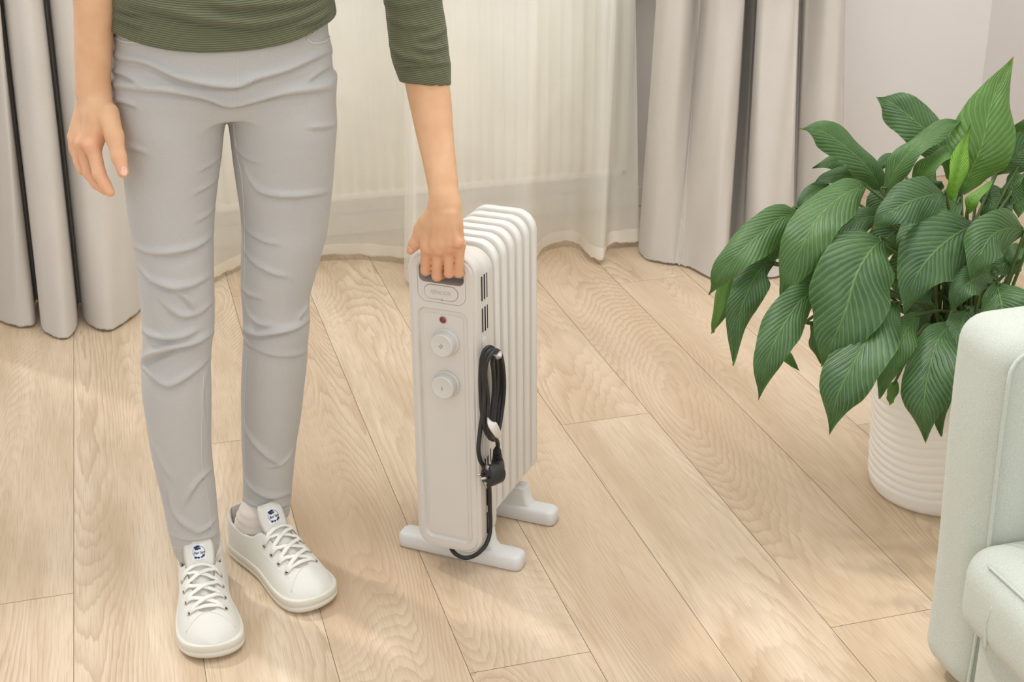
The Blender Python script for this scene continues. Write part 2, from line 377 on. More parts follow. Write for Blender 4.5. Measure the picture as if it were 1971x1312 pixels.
def surf(prims, h, cut=None, smooth=2, C=28):
    lo = np.min([p.lo for p in prims if not p.sub], axis=0)-3*h; hi = np.max([p.hi for p in prims if not p.sub], axis=0)+3*h
    nc = np.ceil((hi-lo)/h).astype(int)+1; NX, NY, NZ = nc+2
    ids = []; pts = []; quads = []
    for i0 in range(0, nc[0], C):
        for j0 in range(0, nc[1], C):
            for k0 in range(0, nc[2], C):
                c0 = lo+np.array([i0, j0, k0])*h; c1 = c0+(C+1)*h
                act = [p for p in prims if np.all(p.lo-p.k-2*h <= c1) and np.all(p.hi+p.k+2*h >= c0)]
                if not any(not p.sub for p in act): continue
                # cells from i0-1 so that each edge sees its neighbours
                g = [lo[a]+(np.arange((i0, j0, k0)[a]-1, (i0, j0, k0)[a]+C+1))*h for a in range(3)]
                X, Y, Z = np.meshgrid(*g, indexing='ij'); d = np.full(X.shape, 1e3)
                for p in act:
                    if p.sub: continue
                    e = p.f(X, Y, Z); kk = p.k
                    hh = np.clip(kk-np.abs(d-e), 0, None)/kk; d = np.minimum(d, e)-hh*hh*kk*.25
                for p in act:
                    if p.sub: d = np.maximum(d, -p.f(X, Y, Z))
                if cut is not None: d = cut(X, Y, Z, d)
                s = d < 0
                if s.all() or not s.any(): continue
                n = s.shape[0]-1
                cnt = np.zeros((n, n, n)); acc = np.zeros((n, n, n, 3))
                idx = np.indices((n, n, n)).transpose(1, 2, 3, 0).astype(float)
                for ax in range(3):
                    for u in (0, 1):
                        for v in (0, 1):
                            o = [0, 0, 0]; o[(ax+1) % 3] = u; o[(ax+2) % 3] = v; o2 = list(o); o2[ax] = 1
                            A = d[o[0]:o[0]+n, o[1]:o[1]+n, o[2]:o[2]+n]; B = d[o2[0]:o2[0]+n, o2[1]:o2[1]+n, o2[2]:o2[2]+n]
                            m = (A < 0) != (B < 0); t = np.where(m, A/np.where(m, A-B, 1), 0)
                            P = np.zeros((n, n, n, 3)); P[...] = o; P[..., ax] += t
                            acc += np.where(m[..., None], P, 0); cnt += m
                mm = cnt > 0; gi = np.argwhere(mm)+np.array([i0, j0, k0])-1
                P = lo+((idx[mm]+acc[mm]/cnt[mm][:, None])+np.array([i0, j0, k0])-1)*h
                key = ((gi[:, 0]+1)*NY+(gi[:, 1]+1))*NZ+(gi[:, 2]+1)
                ids.append(key); pts.append(P)
                for ax in range(3):
                    a1, a2 = (ax+1) % 3, (ax+2) % 3
                    sl0 = [slice(1, n)]*3; sl1 = list(sl0); sl1[ax] = slice(2, n+1)
                    A = s[tuple(sl0)]; B = s[tuple(sl1)]; e = np.argwhere(A != B)
                    if not len(e): continue
                    inside = A[tuple(e.T)]; gl = e+np.array([i0, j0, k0])
                    def K(o1, o2):
                        q = gl.copy(); q[:, a1] += o1; q[:, a2] += o2; return ((q[:, 0]+1)*NY+(q[:, 1]+1))*NZ+(q[:, 2]+1)
                    Q = np.stack([K(-1, -1), K(0, -1), K(0, 0), K(-1, 0)], 1)
                    Q[~inside] = Q[~inside][:, ::-1]; quads.append(Q)
    ids = np.concatenate(ids); pts = np.concatenate(pts); quads = np.concatenate(quads)
    uid, first = np.unique(ids, return_index=True); V = pts[first]
    Q = np.searchsorted(uid, quads); Q = np.clip(Q, 0, len(uid)-1)
    ok = (uid[Q] == quads).all(1); Q = Q[ok]
    used, Q = np.unique(Q, return_inverse=True); Q = Q.reshape(-1, 4); V = V[used]
    E_ = np.concatenate([Q[:, [0, 1]], Q[:, [1, 2]], Q[:, [2, 3]], Q[:, [3, 0]]]); E_ = np.unique(np.sort(E_, axis=1), axis=0)
    for _ in range(smooth): V = lap(V, E_, .5)
    return V, Q, E_
def lap(V, E_, w):
    S = np.zeros_like(V); n = np.zeros(len(V))
    for a in range(3): S[:, a] = np.bincount(E_[:, 0], V[E_[:, 1], a], len(V))+np.bincount(E_[:, 1], V[E_[:, 0], a], len(V))
    n = np.bincount(E_[:, 0], minlength=len(V))+np.bincount(E_[:, 1], minlength=len(V)); n = np.maximum(n, 1)
    return V*(1-w)+w*S/n[:, None]
def vnorm(V, Q):
    fn = np.cross(V[Q[:, 2]]-V[Q[:, 0]], V[Q[:, 3]]-V[Q[:, 1]]); N_ = np.zeros_like(V)
    for k in range(4):
        for a in range(3): N_[:, a] += np.bincount(Q[:, k], fn[:, a], len(V))
    return N_/(np.linalg.norm(N_, axis=1)[:, None]+1e-12)
def bvh(V, Q): return BVHTree.FromPolygons([tuple(v) for v in V.tolist()], [tuple(q) for q in Q.tolist()])
def hit(tree, x, y):
    r = nrm(ray(x, y)); p, n, i, d = tree.ray_cast(Vector(CP), Vector(r)); return (None, None) if p is None else (np.array(p), np.array(n))
def fold(V, Nv, tree, px, amp, w, ridge=1.0, up=np.array([0, 0, 1.0])):
    """one cloth fold: a crease along the traced line with a rolled ridge on its upper side."""
    P = [hit(tree, *q)[0] for q in catmull(np.array(px, float), 6*len(px))]
    P = [p for p in P if p is not None]
    if len(P) < 3: return V
    P = np.array(P); keep = [0]
    for i in range(1, len(P)):
        if np.linalg.norm(P[i]-P[keep[-1]]) < .06: keep.append(i)
    P = P[keep]; lo = P.min(0)-4*w; hi = P.max(0)+4*w
    sel = np.where(np.all((V > lo) & (V < hi), axis=1))[0]
    if not len(sel): return V
    X = V[sel]; best = np.full(len(sel), 1e9); tt = np.zeros(len(sel)); sg = np.zeros(len(sel))
    n = len(P)-1
    for i in range(n):
        a, b = P[i], P[i+1]; d = b-a; L = max(d@d, 1e-12); t = np.clip(((X-a)@d)/L, 0, 1)
        D = X-(a+t[:, None]*d); q = np.linalg.norm(D, axis=1); m = q < best
        side = np.cross(d, Nv[sel]); s = np.einsum('ij,ij->i', D, side); 
        flip = 1 if (np.cross(d, -cf)@up) > 0 else -1
        best[m] = q[m]; tt[m] = (i+t[m])/n; sg[m] = np.sign(s[m])*flip
    s = best*sg; env = np.sin(np.pi*np.clip(tt, 0, 1))**.6
    env = np.clip(env, .12, 1)*np.clip(1-(best/(3.2*w))**2, 0, 1)
    disp = amp*(ridge*np.exp(-((s-.95*w)/(.75*w))**2)-1.0*np.exp(-((s+.05*w)/(.38*w))**2)-.25*np.exp(-((s+1.2*w)/(.9*w))**2))
    V = V.copy(); V[sel] += Nv[sel]*(disp*env)[:, None]; return V

# ================================================================== SETTING
WY = 3.80
def floor_build():
    V = []; F_ = []; UV = []; tone = []; mi = []; w = .1935; x0 = -.168; g = .00045
    rnd = random.Random(4); ends = {-1: 2.1226, 3: 1.7225, 6: 1.6735, 5: 2.4756, 0: 1.25, 1: 2.6, 2: 1.2, 4: 3.15, -2: 1.5, 7: 3.2, 8: 2.3, 9: 2.9}
    Lp = 2.2
    for c in range(-9, 18):
        e = ends.get(c, rnd.random()*Lp); k0 = int((-.6-e)//Lp)
        for k in range(k0-1, k0+5):
            ya = max(e+k*Lp, -.6); yb = min(e+(k+1)*Lp, WY+.02)
            if yb <= ya: continue
            xa = x0+c*w; xb = xa+w; b = len(V); ou, ov = rnd.random()*40, rnd.random()*40; t = rnd.random()**1.5*.45
            V += [(xa+g, ya+g, 0), (xb-g, ya+g, 0), (xb-g, yb-g, 0), (xa+g, yb-g, 0)]
            F_.append((b, b+1, b+2, b+3)); UV += [(xa+ou, ya+ov), (xb+ou, ya+ov), (xb+ou, yb+ov), (xa+ou, yb+ov)]; tone += [t]*4; mi.append(0)
    b = len(V); V += [(-2, -.7, -.0015), (3.6, -.7, -.0015), (3.6, WY+.02, -.0015), (-2, WY+.02, -.0015)]
    F_.append((b, b+1, b+2, b+3)); UV += [(0, 0)]*4; tone += [0]*4; mi.append(1)
    o = mesh('floor', V, F_, ['wood', 'gap'], None, False, UV, mi, {'tone': tone}); o['kind'] = 'structure'
floor_build()
def struct(o): o['kind'] = 'structure'; return o
WX0, WX1, WZ0, WZ1, WR = -.9, 1.62, .74, 2.62, 2.60
b = MB(); b.box((-2, WY, -.02), (WX0, WY+.22, 2.7)); b.box((WX1, WY, -.02), (3.6, WY+.22, 2.7)); b.box((WX0, WY, -.02), (WX1, WY+.22, WZ0)); b.box((WX0, WY, WZ1), (WX1, WY+.22, 2.7))
struct(b.build('wall_back', 'wall', smooth=False))
b = MB(); b.box((WR, .3, -.02), (WR+.15, WY, 2.7)); struct(b.build('wall_right', 'wallr', smooth=False))
# window with frame, mullions, glass and sill (stands above the frame of the photo)
wo = bpy.data.objects.new('window_1', None); COL.objects.link(wo); wo['kind'] = 'structure'
b = MB(); yf = WY+.12
for xa, xb in ((WX0, WX0+.06), (WX1-.06, WX1), (.33, .39)): b.box((xa, yf, WZ0), (xb, yf+.06, WZ1))
for za, zb in ((WZ0, WZ0+.06), (WZ1-.06, WZ1)): b.box((WX0, yf, za), (WX1, yf+.06, zb))
b.build('window_frame', 'trim', wo, False, .004)
b = MB(); b.box((WX0-.04, WY-.13, WZ0-.03), (WX1+.04, WY+.121, WZ0+.004)); b.build('window_sill', 'trim', wo, False, .006)
gN = NT('window_glass'); tr = gN.add('ShaderNodeBsdfTransparent'); gl = gN.add('ShaderNodeBsdfGlossy'); gl.inputs['Roughness'].default_value = .02
mx = gN.add('ShaderNodeMixShader'); mx.inputs[0].default_value = .04; gN.ln(tr.outputs[0], mx.inputs[1]); gN.ln(gl.outputs[0], mx.inputs[2]); gN.ln(mx.outputs[0], gN.o.inputs[0]); M['glass'] = gN.m
b = MB(); b.box((WX0+.05, yf+.025, WZ0+.05), (WX1-.05, yf+.035, WZ1-.05)); b.build('window_pane', 'glass', wo, False)
b = MB(); b.box((-2, WY-.014, 0), (WR, WY, .06)); struct(b.build('baseboard_back', 'trim', smooth=False, bevel=.004))
b = MB(); b.box((WR-.014, .3, 0), (WR, WY-.014, .06)); struct(b.build('baseboard_right', 'trim', smooth=False, bevel=.004))

# ------------------------------------------------------------------ panel radiator on the wall
RY = WY-.08
t = thing('panel_radiator', 'long cream fluted panel radiator hung on the back wall behind the sheer curtains', 'radiator', (.4, WY-.02, 0))
rl, rr_, rz0, rz1 = -.75, atY(1205, 340, RY)[0], atY(1205, 340, RY)[2]+.008, .69
V = []; xs = np.arange(rl+.02, rr_-.02, .0075); prof = []
for i, x in enumerate(np.arange(0, rr_-rl-.04, .004)):
    u = (x % .0333)/.0333; d = .014*(1-min(1, abs(u-.5)*3.4)**2) if abs(u-.5) < .29 else 0.0
    prof.append((rl+.02+x, RY-.004-d))
prof = np.array(prof)
R = []
for z in (rz0+.02, rz0+.035, rz1-.035, rz1-.02):
    fl_ = 0 if z in (rz0+.02, rz1-.02) else 1
    R.append([(p[0], p[1] if fl_ else RY-.004, z) for p in prof])
Vv, Ff = rings(R, closed=False, cap0=False, cap1=False)
bb = MB(); bb.add(Vv, Ff); bb.build('fluted_front', 'enamel', t).matrix_parent_inverse = Matrix.Translation((-.4, -(WY-.02), 0))
b = MB(); b.box((rl, RY-.012, rz0), (rr_, RY+.035, rz0+.022)); b.box((rl, RY-.012, rz1-.022), (rr_, RY+.035, rz1)); b.box((rl, RY-.012, rz0), (rl+.022, RY+.035, rz1)); b.box((rr_-.022, RY-.012, rz0), (rr_, RY+.035, rz1)); b.box((rl+.01, RY+.0, rz0+.01), (rr_-.01, RY+.03, rz1-.01))
b.build('casing', 'enamel', t, True, .006).matrix_parent_inverse = Matrix.Translation((-.4, -(WY-.02), 0))
for x in (rl+.25, .35, rr_-.25):
    b = MB(); b.box((x-.02, RY+.03, rz0+.05), (x+.02, WY-.001, rz1-.05))
    b.build('wall_bracket', 'enamel', t, False).matrix_parent_inverse = Matrix.Translation((-.4, -(WY-.02), 0))

# ------------------------------------------------------------------ curtains
def curtain(name, label, ctl, mat, thick, ztop=2.55, zbot=.006, dense=10, hem=None, group=None, wob=.002, seed=0):
    """ctl: (x at the picture's top row, Y there, floor x, floor y) of successive folds."""
    top = np.array([atY(c[0], 0, c[1]) for c in ctl]); bot = np.array([fl(c[2], c[3], zbot) for c in ctl])
    n = dense*len(ctl); T = catmull(top, n); B = catmull(bot, n); B[:, 2] = zbot
    rnd = np.random.RandomState(seed); R = []; zt = T[:, 2].mean()
    hemw = rnd.randn(n); hemw = np.convolve(hemw, np.ones(5)/5, 'same')*.004
    mean = T.mean(0)
    for z in list(np.linspace(0, 1, 44)**1.4*(zt-zbot)+zbot)+list(np.linspace(zt+.08, ztop, 20)):
        s = (z-zbot)/(zt-zbot)
        if s <= 1:
            e = s**.85; P = B*(1-e)+T*e
        else:
            e = min(1, (s-1)/2.2); P = T.copy()
            P[:, 1] = P[:, 1]*(1-.35*e)+.35*e*mean[1]
        P = P.copy(); P[:, 2] = z+(hemw if z < zbot+.02 else 0)*max(0, 1-(z-zbot)/.02)
        ph = np.linspace(0, n/6, n); P[:, 1] += wob*np.sin(ph+z*5)+wob*.7*np.sin(ph*2.3-z*9)
        R.append(P)
    V, Ff = rings(R, closed=False, cap0=False, cap1=False)
    mi = np.zeros(len(Ff), int)
    mats = [mat]
    if hem:
        mats.append(hem); nn = n-1
        for i in range(len(R)-1):
            if R[i][:, 2].mean() < zbot+.028: mi[i*nn:(i+1)*nn] = 1
    o = mesh(name, V, Ff, mats, None, True, None, mi)
    sd = o.modifiers.new('thickness', 'SOLIDIFY'); sd.thickness = thick
    o['label'] = label; o['category'] = 'curtain'
    if group: o['group'] = group
    return o
curtain('drape', 'heavy grey-beige drape in deep folds, the one behind the hanging arm', [
    (-170, 3.42, -190, 590), (-120, 3.33, -150, 640), (-70, 3.36, -60, 620), (-40, 3.40, -20, 612), (-15, 3.34, 12, 622), (-2, 3.33, 40, 629), (-4, 3.40, 68, 622), (-10, 3.50, 66, 585), (4, 3.50, 74, 580),
    (8, 3.36, 80, 628), (30, 3.31, 100, 645), (62, 3.31, 130, 649), (82, 3.36, 148, 630), (84, 3.50, 150, 588), (94, 3.50, 157, 585),
    (98, 3.36, 160, 610), (120, 3.31, 182, 631), (160, 3.31, 212, 634), (200, 3.34, 240, 621), (232, 3.38, 268, 600), (250, 3.46, 288, 576), (262, 3.52, 300, 560)], 'drape', .004, seed=1)
curtain('drape', 'heavy grey-beige drape in deep folds behind the plant, at the right of the sheers', [
    (1268, 3.50, 1232, 462), (1262, 3.44, 1229, 474), (1266, 3.38, 1233, 487), (1285, 3.33, 1250, 499), (1315, 3.32, 1285, 507), (1338, 3.38, 1302, 508), (1348, 3.39, 1306, 508), (1354, 3.36, 1312, 509), (1364, 3.31, 1326, 514), (1388, 3.27, 1350, 526), (1414, 3.26, 1378, 538), (1432, 3.30, 1396, 536), (1434, 3.44, 1404, 506), (1442, 3.50, 1412, 496),
    (1456, 3.50, 1428, 494), (1457, 3.36, 1431, 512), (1458, 3.31, 1434, 522), (1475, 3.28, 1455, 533), (1510, 3.28, 1490, 533), (1530, 3.29, 1514, 526), (1537, 3.32, 1522, 518), (1537, 3.50, 1525, 488), (1543, 3.54, 1530, 482), (1546, 3.50, 1534, 484), (1560, 3.47, 1550, 486), (1590, 3.42, 1580, 490), (1612, 3.42, 1606, 488), (1626, 3.46, 1620, 478)], 'drape', .004, wob=.003, seed=2)
curtain('sheer_curtain', 'cream sheer curtain behind the person\'s legs, left of the two sheers', [
    (300, 3.44, 330, 550), (340, 3.38, 370, 548), (400, 3.40, 410, 536), (430, 3.42, 440, 520), (470, 3.45, 480, 506), (520, 3.46, 530, 499), (580, 3.47, 590, 496), (640, 3.47, 650, 491), (700, 3.46, 705, 491), (745, 3.44, 748, 494), (770, 3.45, 772, 497), (800, 3.47, 802, 493)], 'sheer', .0006, hem='hem', seed=3, zbot=.018)
curtain('sheer_curtain', 'cream sheer curtain hanging behind the electric heater, right of the two sheers', [
    (776, 3.33, 777, 534), (786, 3.29, 788, 545), (805, 3.30, 805, 545), (850, 3.38, 850, 522), (900, 3.42, 895, 505), (960, 3.40, 955, 508), (1000, 3.38, 990, 512), (1030, 3.37, 1022, 508), (1050, 3.42, 1042, 482), (1075, 3.46, 1068, 468), (1100, 3.47, 1094, 465), (1125, 3.45, 1112, 470), (1150, 3.38, 1130, 488), (1170, 3.35, 1145, 497), (1184, 3.35, 1162, 498), (1186, 3.44, 1166, 486), (1184, 3.56, 1172, 472), (1196, 3.60, 1195, 467), (1215, 3.60, 1222, 465), (1222, 3.60, 1232, 464)], 'sheer', .0006, hem='hem', seed=4, zbot=.018)

# ================================================================== ELECTRIC HEATER
HO = np.array([.4702, 2.0389, 0.0]); HT = -.6726
E1 = np.array([math.cos(HT), math.sin(HT), 0]); E2 = np.array([-math.sin(HT), math.cos(HT), 0])
def HW(a, b_, z): return HO+E1*a+E2*b_+np.array([0, 0, z])
def onB(x, y, b_): return onplane(x, y, HW(0, b_, 0), E2)       # world point on the plane b = const
def onA(x, y, a): return onplane(x, y, HW(a, 0, 0), E1)
def loc(P): d = np.asarray(P)-HO; return np.array([d@E1, d@E2, d[2]])
heater = thing('electric_heater', 'white finned oil-filled electric heater standing on the floor, held by its top handle', 'heater', tuple(HO), HT)
B0, B1, PW, FWD = -.029, .0388, .0591, .0603
ZB, ZT = .036, .570
def prism_b(mb, out, b0, b1, mi=0, r=.004, k=3):
    """outline (a,z) extruded along b with rounded edges on both sides."""
    c = out.mean(0); R = []
    st = []
    for i in range(k+1): a = math.pi/2*i/k; st.append((b0+r*(1-math.sin(a)), r*(1-math.cos(a))))
    st = [(b0+r*(1-math.sin(a)), r*(1-math.cos(a))) for a in np.linspace(math.pi/2, 0, k+1)]
    st2 = [(b1-r*(1-math.sin(a)), r*(1-math.cos(a))) for a in np.linspace(0, math.pi/2, k+1)]
    hw = (out.max(0)-out.min(0))/2; cc = (out.max(0)+out.min(0))/2
    for bb_, ins in st+st2:
        s = (hw-ins)/hw; q = cc+(out-cc)*s; R.append(np.column_stack([q[:, 0], np.full(len(q), bb_), q[:, 1]]))
    V, Ff = rings(R); mb.add(V, Ff, mi)
hc = (ZB+ZT)/2; hh_ = ZT-ZB
# front panel: plate with handle slot; built as stepped rounded frames
def frame_rings(mb, outs, bs, mi=0):
    for i in range(len(outs)-1):
        A, B = outs[i], outs[i+1]; n = len(A)
        V = np.vstack([np.column_stack([A[:, 0], np.full(n, bs[i]), A[:, 1]]), np.column_stack([B[:, 0], np.full(n, bs[i+1]), B[:, 1]])])
        mb.add(V, [(j, j+n, (j+1) % n+n, (j+1) % n) for j in range(n)], mi)
def plate_with_holes(mb, out, holes, b_, mi=0):
    bm = bmesh.new(); es = []
    for lp in [out]+holes:
        vs = [bm.verts.new((p[0], b_, p[1])) for p in lp]
        es += [bm.edges.new((vs[i], vs[(i+1) % len(vs)])) for i in range(len(vs))]
    bmesh.ops.triangle_fill(bm, edges=es, use_beauty=True, normal=(0, -1, 0))
    bm.verts.index_update(); V = [tuple(v.co) for v in bm.verts]; F_ = [[v.index for v in f.verts] for f in bm.faces]
    bm.free(); 
    F2 = []
    for f in F_:
        p = [np.array(V[i]) for i in f]; n = np.cross(p[1]-p[0], p[2]-p[0]); F2.append(f if n[1] < 0 else f[::-1])
    mb.add(V, F2, mi)
K = 8
O0 = rrect(2*PW, hh_, .030, K, 0, hc); O1 = rrect(2*PW-.004, hh_-.004, .028, K, 0, hc)
O1b = rrect(2*PW-.011, hh_-.011, .025, K, 0, hc); O2 = rrect(2*PW-.014, hh_-.014, .024, K, 0, hc); O3 = rrect(2*PW-.019, hh_-.019, .022, K, 0, hc)
SZ0, SZ1 = .5215, .5535
slot = rrect(.078, SZ1-SZ0, .010, K, .0, (SZ0+SZ1)/2)
ub = rrect(2*PW-.034, .070, .016, K, 0, ZT-.012-.035)           # upper badge field
lb0, lb1 = ZB+.020, ZT-.012-.070-.010
lw = rrect(2*PW-.030, lb1-lb0, .014, K, 0, (lb0+lb1)/2)
lw2 = rrect(2*PW-.036, lb1-lb0-.006, .011, K, 0, (lb0+lb1)/2)
lw3 = rrect(2*PW-.048, lb1-lb0-.018, .008, K, 0, (lb0+lb1)/2)
ub1 = rrect(2*PW-.0352, .0688, .0155, K, 0, ZT-.012-.035)
ub2 = rrect(2*PW-.0370, .067, .015, K, 0, ZT-.012-.035)
p = MB()
frame_rings(p, [O0, O0, O1, O1b, O2, O3], [B0+.022, B0+.005, B0+.0025, B0+.0025, B0+.0002, B0])
plate_with_holes(p, O3, [ub, lw], B0)
frame_rings(p, [ub, ub1, ub2], [B0, B0+.0016, B0+.0002]); plate_with_holes(p, ub2, [slot], B0+.0002)
frame_rings(p, [lw, lw2, lw3], [B0, B0+.0050, B0+.0038]); plate_with_holes(p, lw3, [], B0+.0035)
sl2 = slot.copy(); frame_rings(p, [slot, slot], [B0+.0002, B0+.032], 1); plate_with_holes(p, slot, [], B0+.032, 1)
fp = p.build('front_panel', ['heater', 'slotc'], heater, True)
fp.modifiers.new('split', 'EDGE_SPLIT').split_angle = math.radians(50)
# control box behind the panel (side vents cut as dark slots)
bx = MB(); prism_b(bx, rrect(2*FWD-.001, ZT-.004-ZB-.004, .036, K, 0, (ZT-.004+ZB+.004)/2), B0+.012, B1, r=.003)
# the box stays clear of the handle slot's bottom by starting behind it
bo = bx.build('control_box', 'heater', heater, True); bo.modifiers.new('split', 'EDGE_SPLIT').split_angle = math.radians(50)
# carve: box front sits behind the recess
for v in bo.data.vertices:
    if v.co.y < B0+.02: v.co.y = v.co.y+.0215
# a rim joining panel and box
rm = MB(); frame_rings(rm, [rrect(2*PW-.001, hh_-.001, .030, K, 0, hc), rrect(2*FWD-.002, hh_-.009, .034, K, 0, hc)], [B0+.020, B0+.036])
rm.build('bezel', 'heater', heater, True)
# fins
pitch = .0323
def fin_outline(top, bot, cham):
    k = 10; W2 = FWD; r = .034; P = []
    for i in range(k+1): a = math.radians(90*i/k); P.append((W2-r+r*math.cos(a), top-r+r*math.sin(a)))
    for i in range(k+1): a = math.radians(90+90*i/k); P.append((-W2+r+r*math.cos(a), top-r+r*math.sin(a)))
    P += [(-W2, bot+cham), (-W2+.003, bot+cham-.008), (-W2+cham*.62, bot+.003), (-W2+cham*.75, bot), (W2-cham*.75, bot), (W2-cham*.62, bot+.003), (W2-.003, bot+cham-.008), (W2, bot+cham)]
    return np.array(P)
for i in range(6):
    f = MB(); b0 = B1+.004+i*pitch; top = ZT+.001 if i < 5 else ZT+.002
    out = fin_outline(top, .062, .036)
    c = (out.max(0)+out.min(0))/2; hw = (out.max(0)-out.min(0))/2
    # profile: flat rolled outer face, wall falling in toward the deep groove
    prof = [(.000, .034), (.0058, .030), (.0068, .0050), (.0074, .0014), (.0090, 0), (.0232, 0), (.0248, .0014), (.0254, .005), (.0264, .030), (.0322, .034)]
    R = []
    for bb_, ins in prof:
        q = c+(out-c)*((hw-ins)/hw); R.append(np.column_stack([q[:, 0], np.full(len(q), b0-.004+bb_), q[:, 1]]))
    V, Ff = rings(R); f.add(V, Ff); f.build('fin', 'heatfin', heater, True, angle=.5).modifiers.new('split', 'EDGE_SPLIT').split_angle = math.radians(55)
# feet
def foot(b0):
    f = MB(); L = .1165; d = .040; zt = .028
    prof = [(0, .003), (.003, 0), (zt-.005, .001), (zt-.001, .004), (zt, .007)]
    R = []
    for z, ins in prof:
        o_ = rrect(2*L-2*ins, d-2*ins, .012, 6, 0, b0+d/2); R.append(np.column_stack([o_, np.full(len(o_), z)]))
    V, Ff = rings(R); f.add(V, Ff)
    st = [((-.071, .071), .026), ((-.063, .063), .036), ((-.060, .060), .052), ((-.059, .059), .062)]
    R = []
    for (xa, xb), z in st:
        o_ = rrect(xb-xa, d-.010, .008, 6, 0, b0+d/2+.002); R.append(np.column_stack([o_, np.full(len(o_), z)]))
    V, Ff = rings(R); f.add(V, Ff)
    f.build('foot', 'heatfoot', heater, True).modifiers.new('split', 'EDGE_SPLIT').split_angle = math.radians(60)
foot(0.0); foot(.1595)
# knobs
def disc(mb, a, z, prof, k=40, mi=0):
    R = []
    for r, b_ in prof: R.append([(a+r*math.cos(t_), b_, z+r*math.sin(t_)) for t_ in np.linspace(0, 2*math.pi, k, endpoint=False)])
    V, Ff = rings(R); mb.add(V, Ff, mi)
def kloc(x, y, b_): return loc(onB(x, y, b_))
BP = B0+.0035
for (x, y, ang) in ((849, 666, -35), (851, 747, 0)):
    l = kloc(x, y, BP-.019); a, z = l[0], l[2]
    kb = MB(); disc(kb, a+0.0, z, [(.0235, BP+.001), (.0235, BP-.002), (.0225, BP-.004), (.0205, BP-.0045), (.0198, BP-.0165), (.0192, BP-.0185), (.0178, BP-.0195), (.0172, BP-.0193)])
    ko = kb.build('knob', 'knob', heater, True); ko.modifiers.new('split', 'EDGE_SPLIT').split_angle = math.radians(60)
    mk = MB()
    for dd in ((-.0012, .0012) if ang else (0,)):
        ca, sa = math.cos(math.radians(90+ang)), math.sin(math.radians(90+ang)); u = np.array([ca, 0, sa]); v = np.array([-sa, 0, ca])
        c0 = np.array([a, BP-.0199, z])+u*.0+v*dd*1.3
        P = [c0-u*.0035, c0+u*.0035]; V, Ff = tube(P, .00045, 6); mk.add(V, Ff)
    mk.build('pointer_mark', 'badgeline', ko)
# indicator lamp
l = kloc(853, 615, BP); il = MB(); disc(il, l[0], l[2], [(.0068, BP), (.0068, BP-.0008), (.0058, BP-.0012)], 28, 1); disc(il, l[0], l[2], [(.0056, BP-.0010), (.0050, BP-.0022), (.003, BP-.0030), (.0008, BP-.0033)], 28, 0)
il.build('indicator_light', ['red', 'emboss'], heater)
# badge with lettering
l = kloc(849, 563, B0); bc = (l[0], l[2])
ba = rrect(.0590, .0250, .0125, K, *bc); bd2 = rrect(.0574, .0234, .0117, K, *bc); bd3 = rrect(.0566, .0226, .0113, K, *bc)
bg_ = MB(); frame_rings(bg_, [ba, bd2], [B0-.0002, B0-.0003], 1); frame_rings(bg_, [bd2, bd3], [B0-.0003, B0-.0012], 0); plate_with_holes(bg_, bd3, [], B0-.0012, 0)
bgo = bg_.build('badge', ['heater', 'badgeline'], heater, False)
def text_mesh(body, size, mat, parent, mtx, name, extrude=.0002, xs=1.0, shear=0.0, bold=0.0):
    cu_ = bpy.data.curves.new('t', 'FONT'); cu_.body = body; cu_.size = size; cu_.align_x = 'CENTER'; cu_.align_y = 'CENTER'; cu_.extrude = extrude; cu_.shear = shear; cu_.offset = bold
    to = bpy.data.objects.new('t', cu_); COL.objects.link(to); dg = bpy.context.evaluated_depsgraph_get()
    me = bpy.data.meshes.new_from_object(to.evaluated_get(dg)); COL.objects.unlink(to); bpy.data.objects.remove(to)
    me.transform(mtx @ Matrix.Diagonal((xs, 1, 1, 1))); me.materials.clear(); me.materials.append(M[mat]); me.name = name
    return link(bpy.data.objects.new(name, me), parent)
Mt = Matrix(((1, 0, 0, bc[0]), (0, 0, -1, B0-.0013), (0, 1, 0, bc[1]), (0, 0, 0, 1)))
text_mesh('SENCOR', .0088, 'emboss', bgo, Mt, 'lettering', .0002, 1.05, 0, .00012)
sn = MB(); disc(sn, bc[0]+.002, bc[1]-.0118, [(.0009, B0-.0014), (.0006, B0-.0016)], 10); sn.build('sensor_dot', 'dark', bgo)
# side vents on the box (a = +FWD plane)
def slit(x0, y0, x1, y1, w=.0013):
    vt = MB()
    A = loc(onA(x0, y0, FWD)); B = loc(onA(x1, y1, FWD)); bb_ = (A[1]+B[1])/2
    vt.box((FWD-.001, bb_-w/2, min(A[2], B[2])), (FWD+.0004, bb_+w/2, max(A[2], B[2])))
    vt.build('vent_slot', 'dark', heater, False)
for q in ((927, 533, 929, 579), (932, 528, 934, 575), (936.5, 525, 938, 571), (929, 594, 930, 639), (934, 589.5, 935, 636), (938, 586, 939, 631)): slit(*q)
for q in ((934, 873, 935, 897), (939.5, 868, 940, 892), (944.5, 863, 945, 888), (937.5, 940, 938, 972), (938, 986, 939, 1026)): slit(*q)
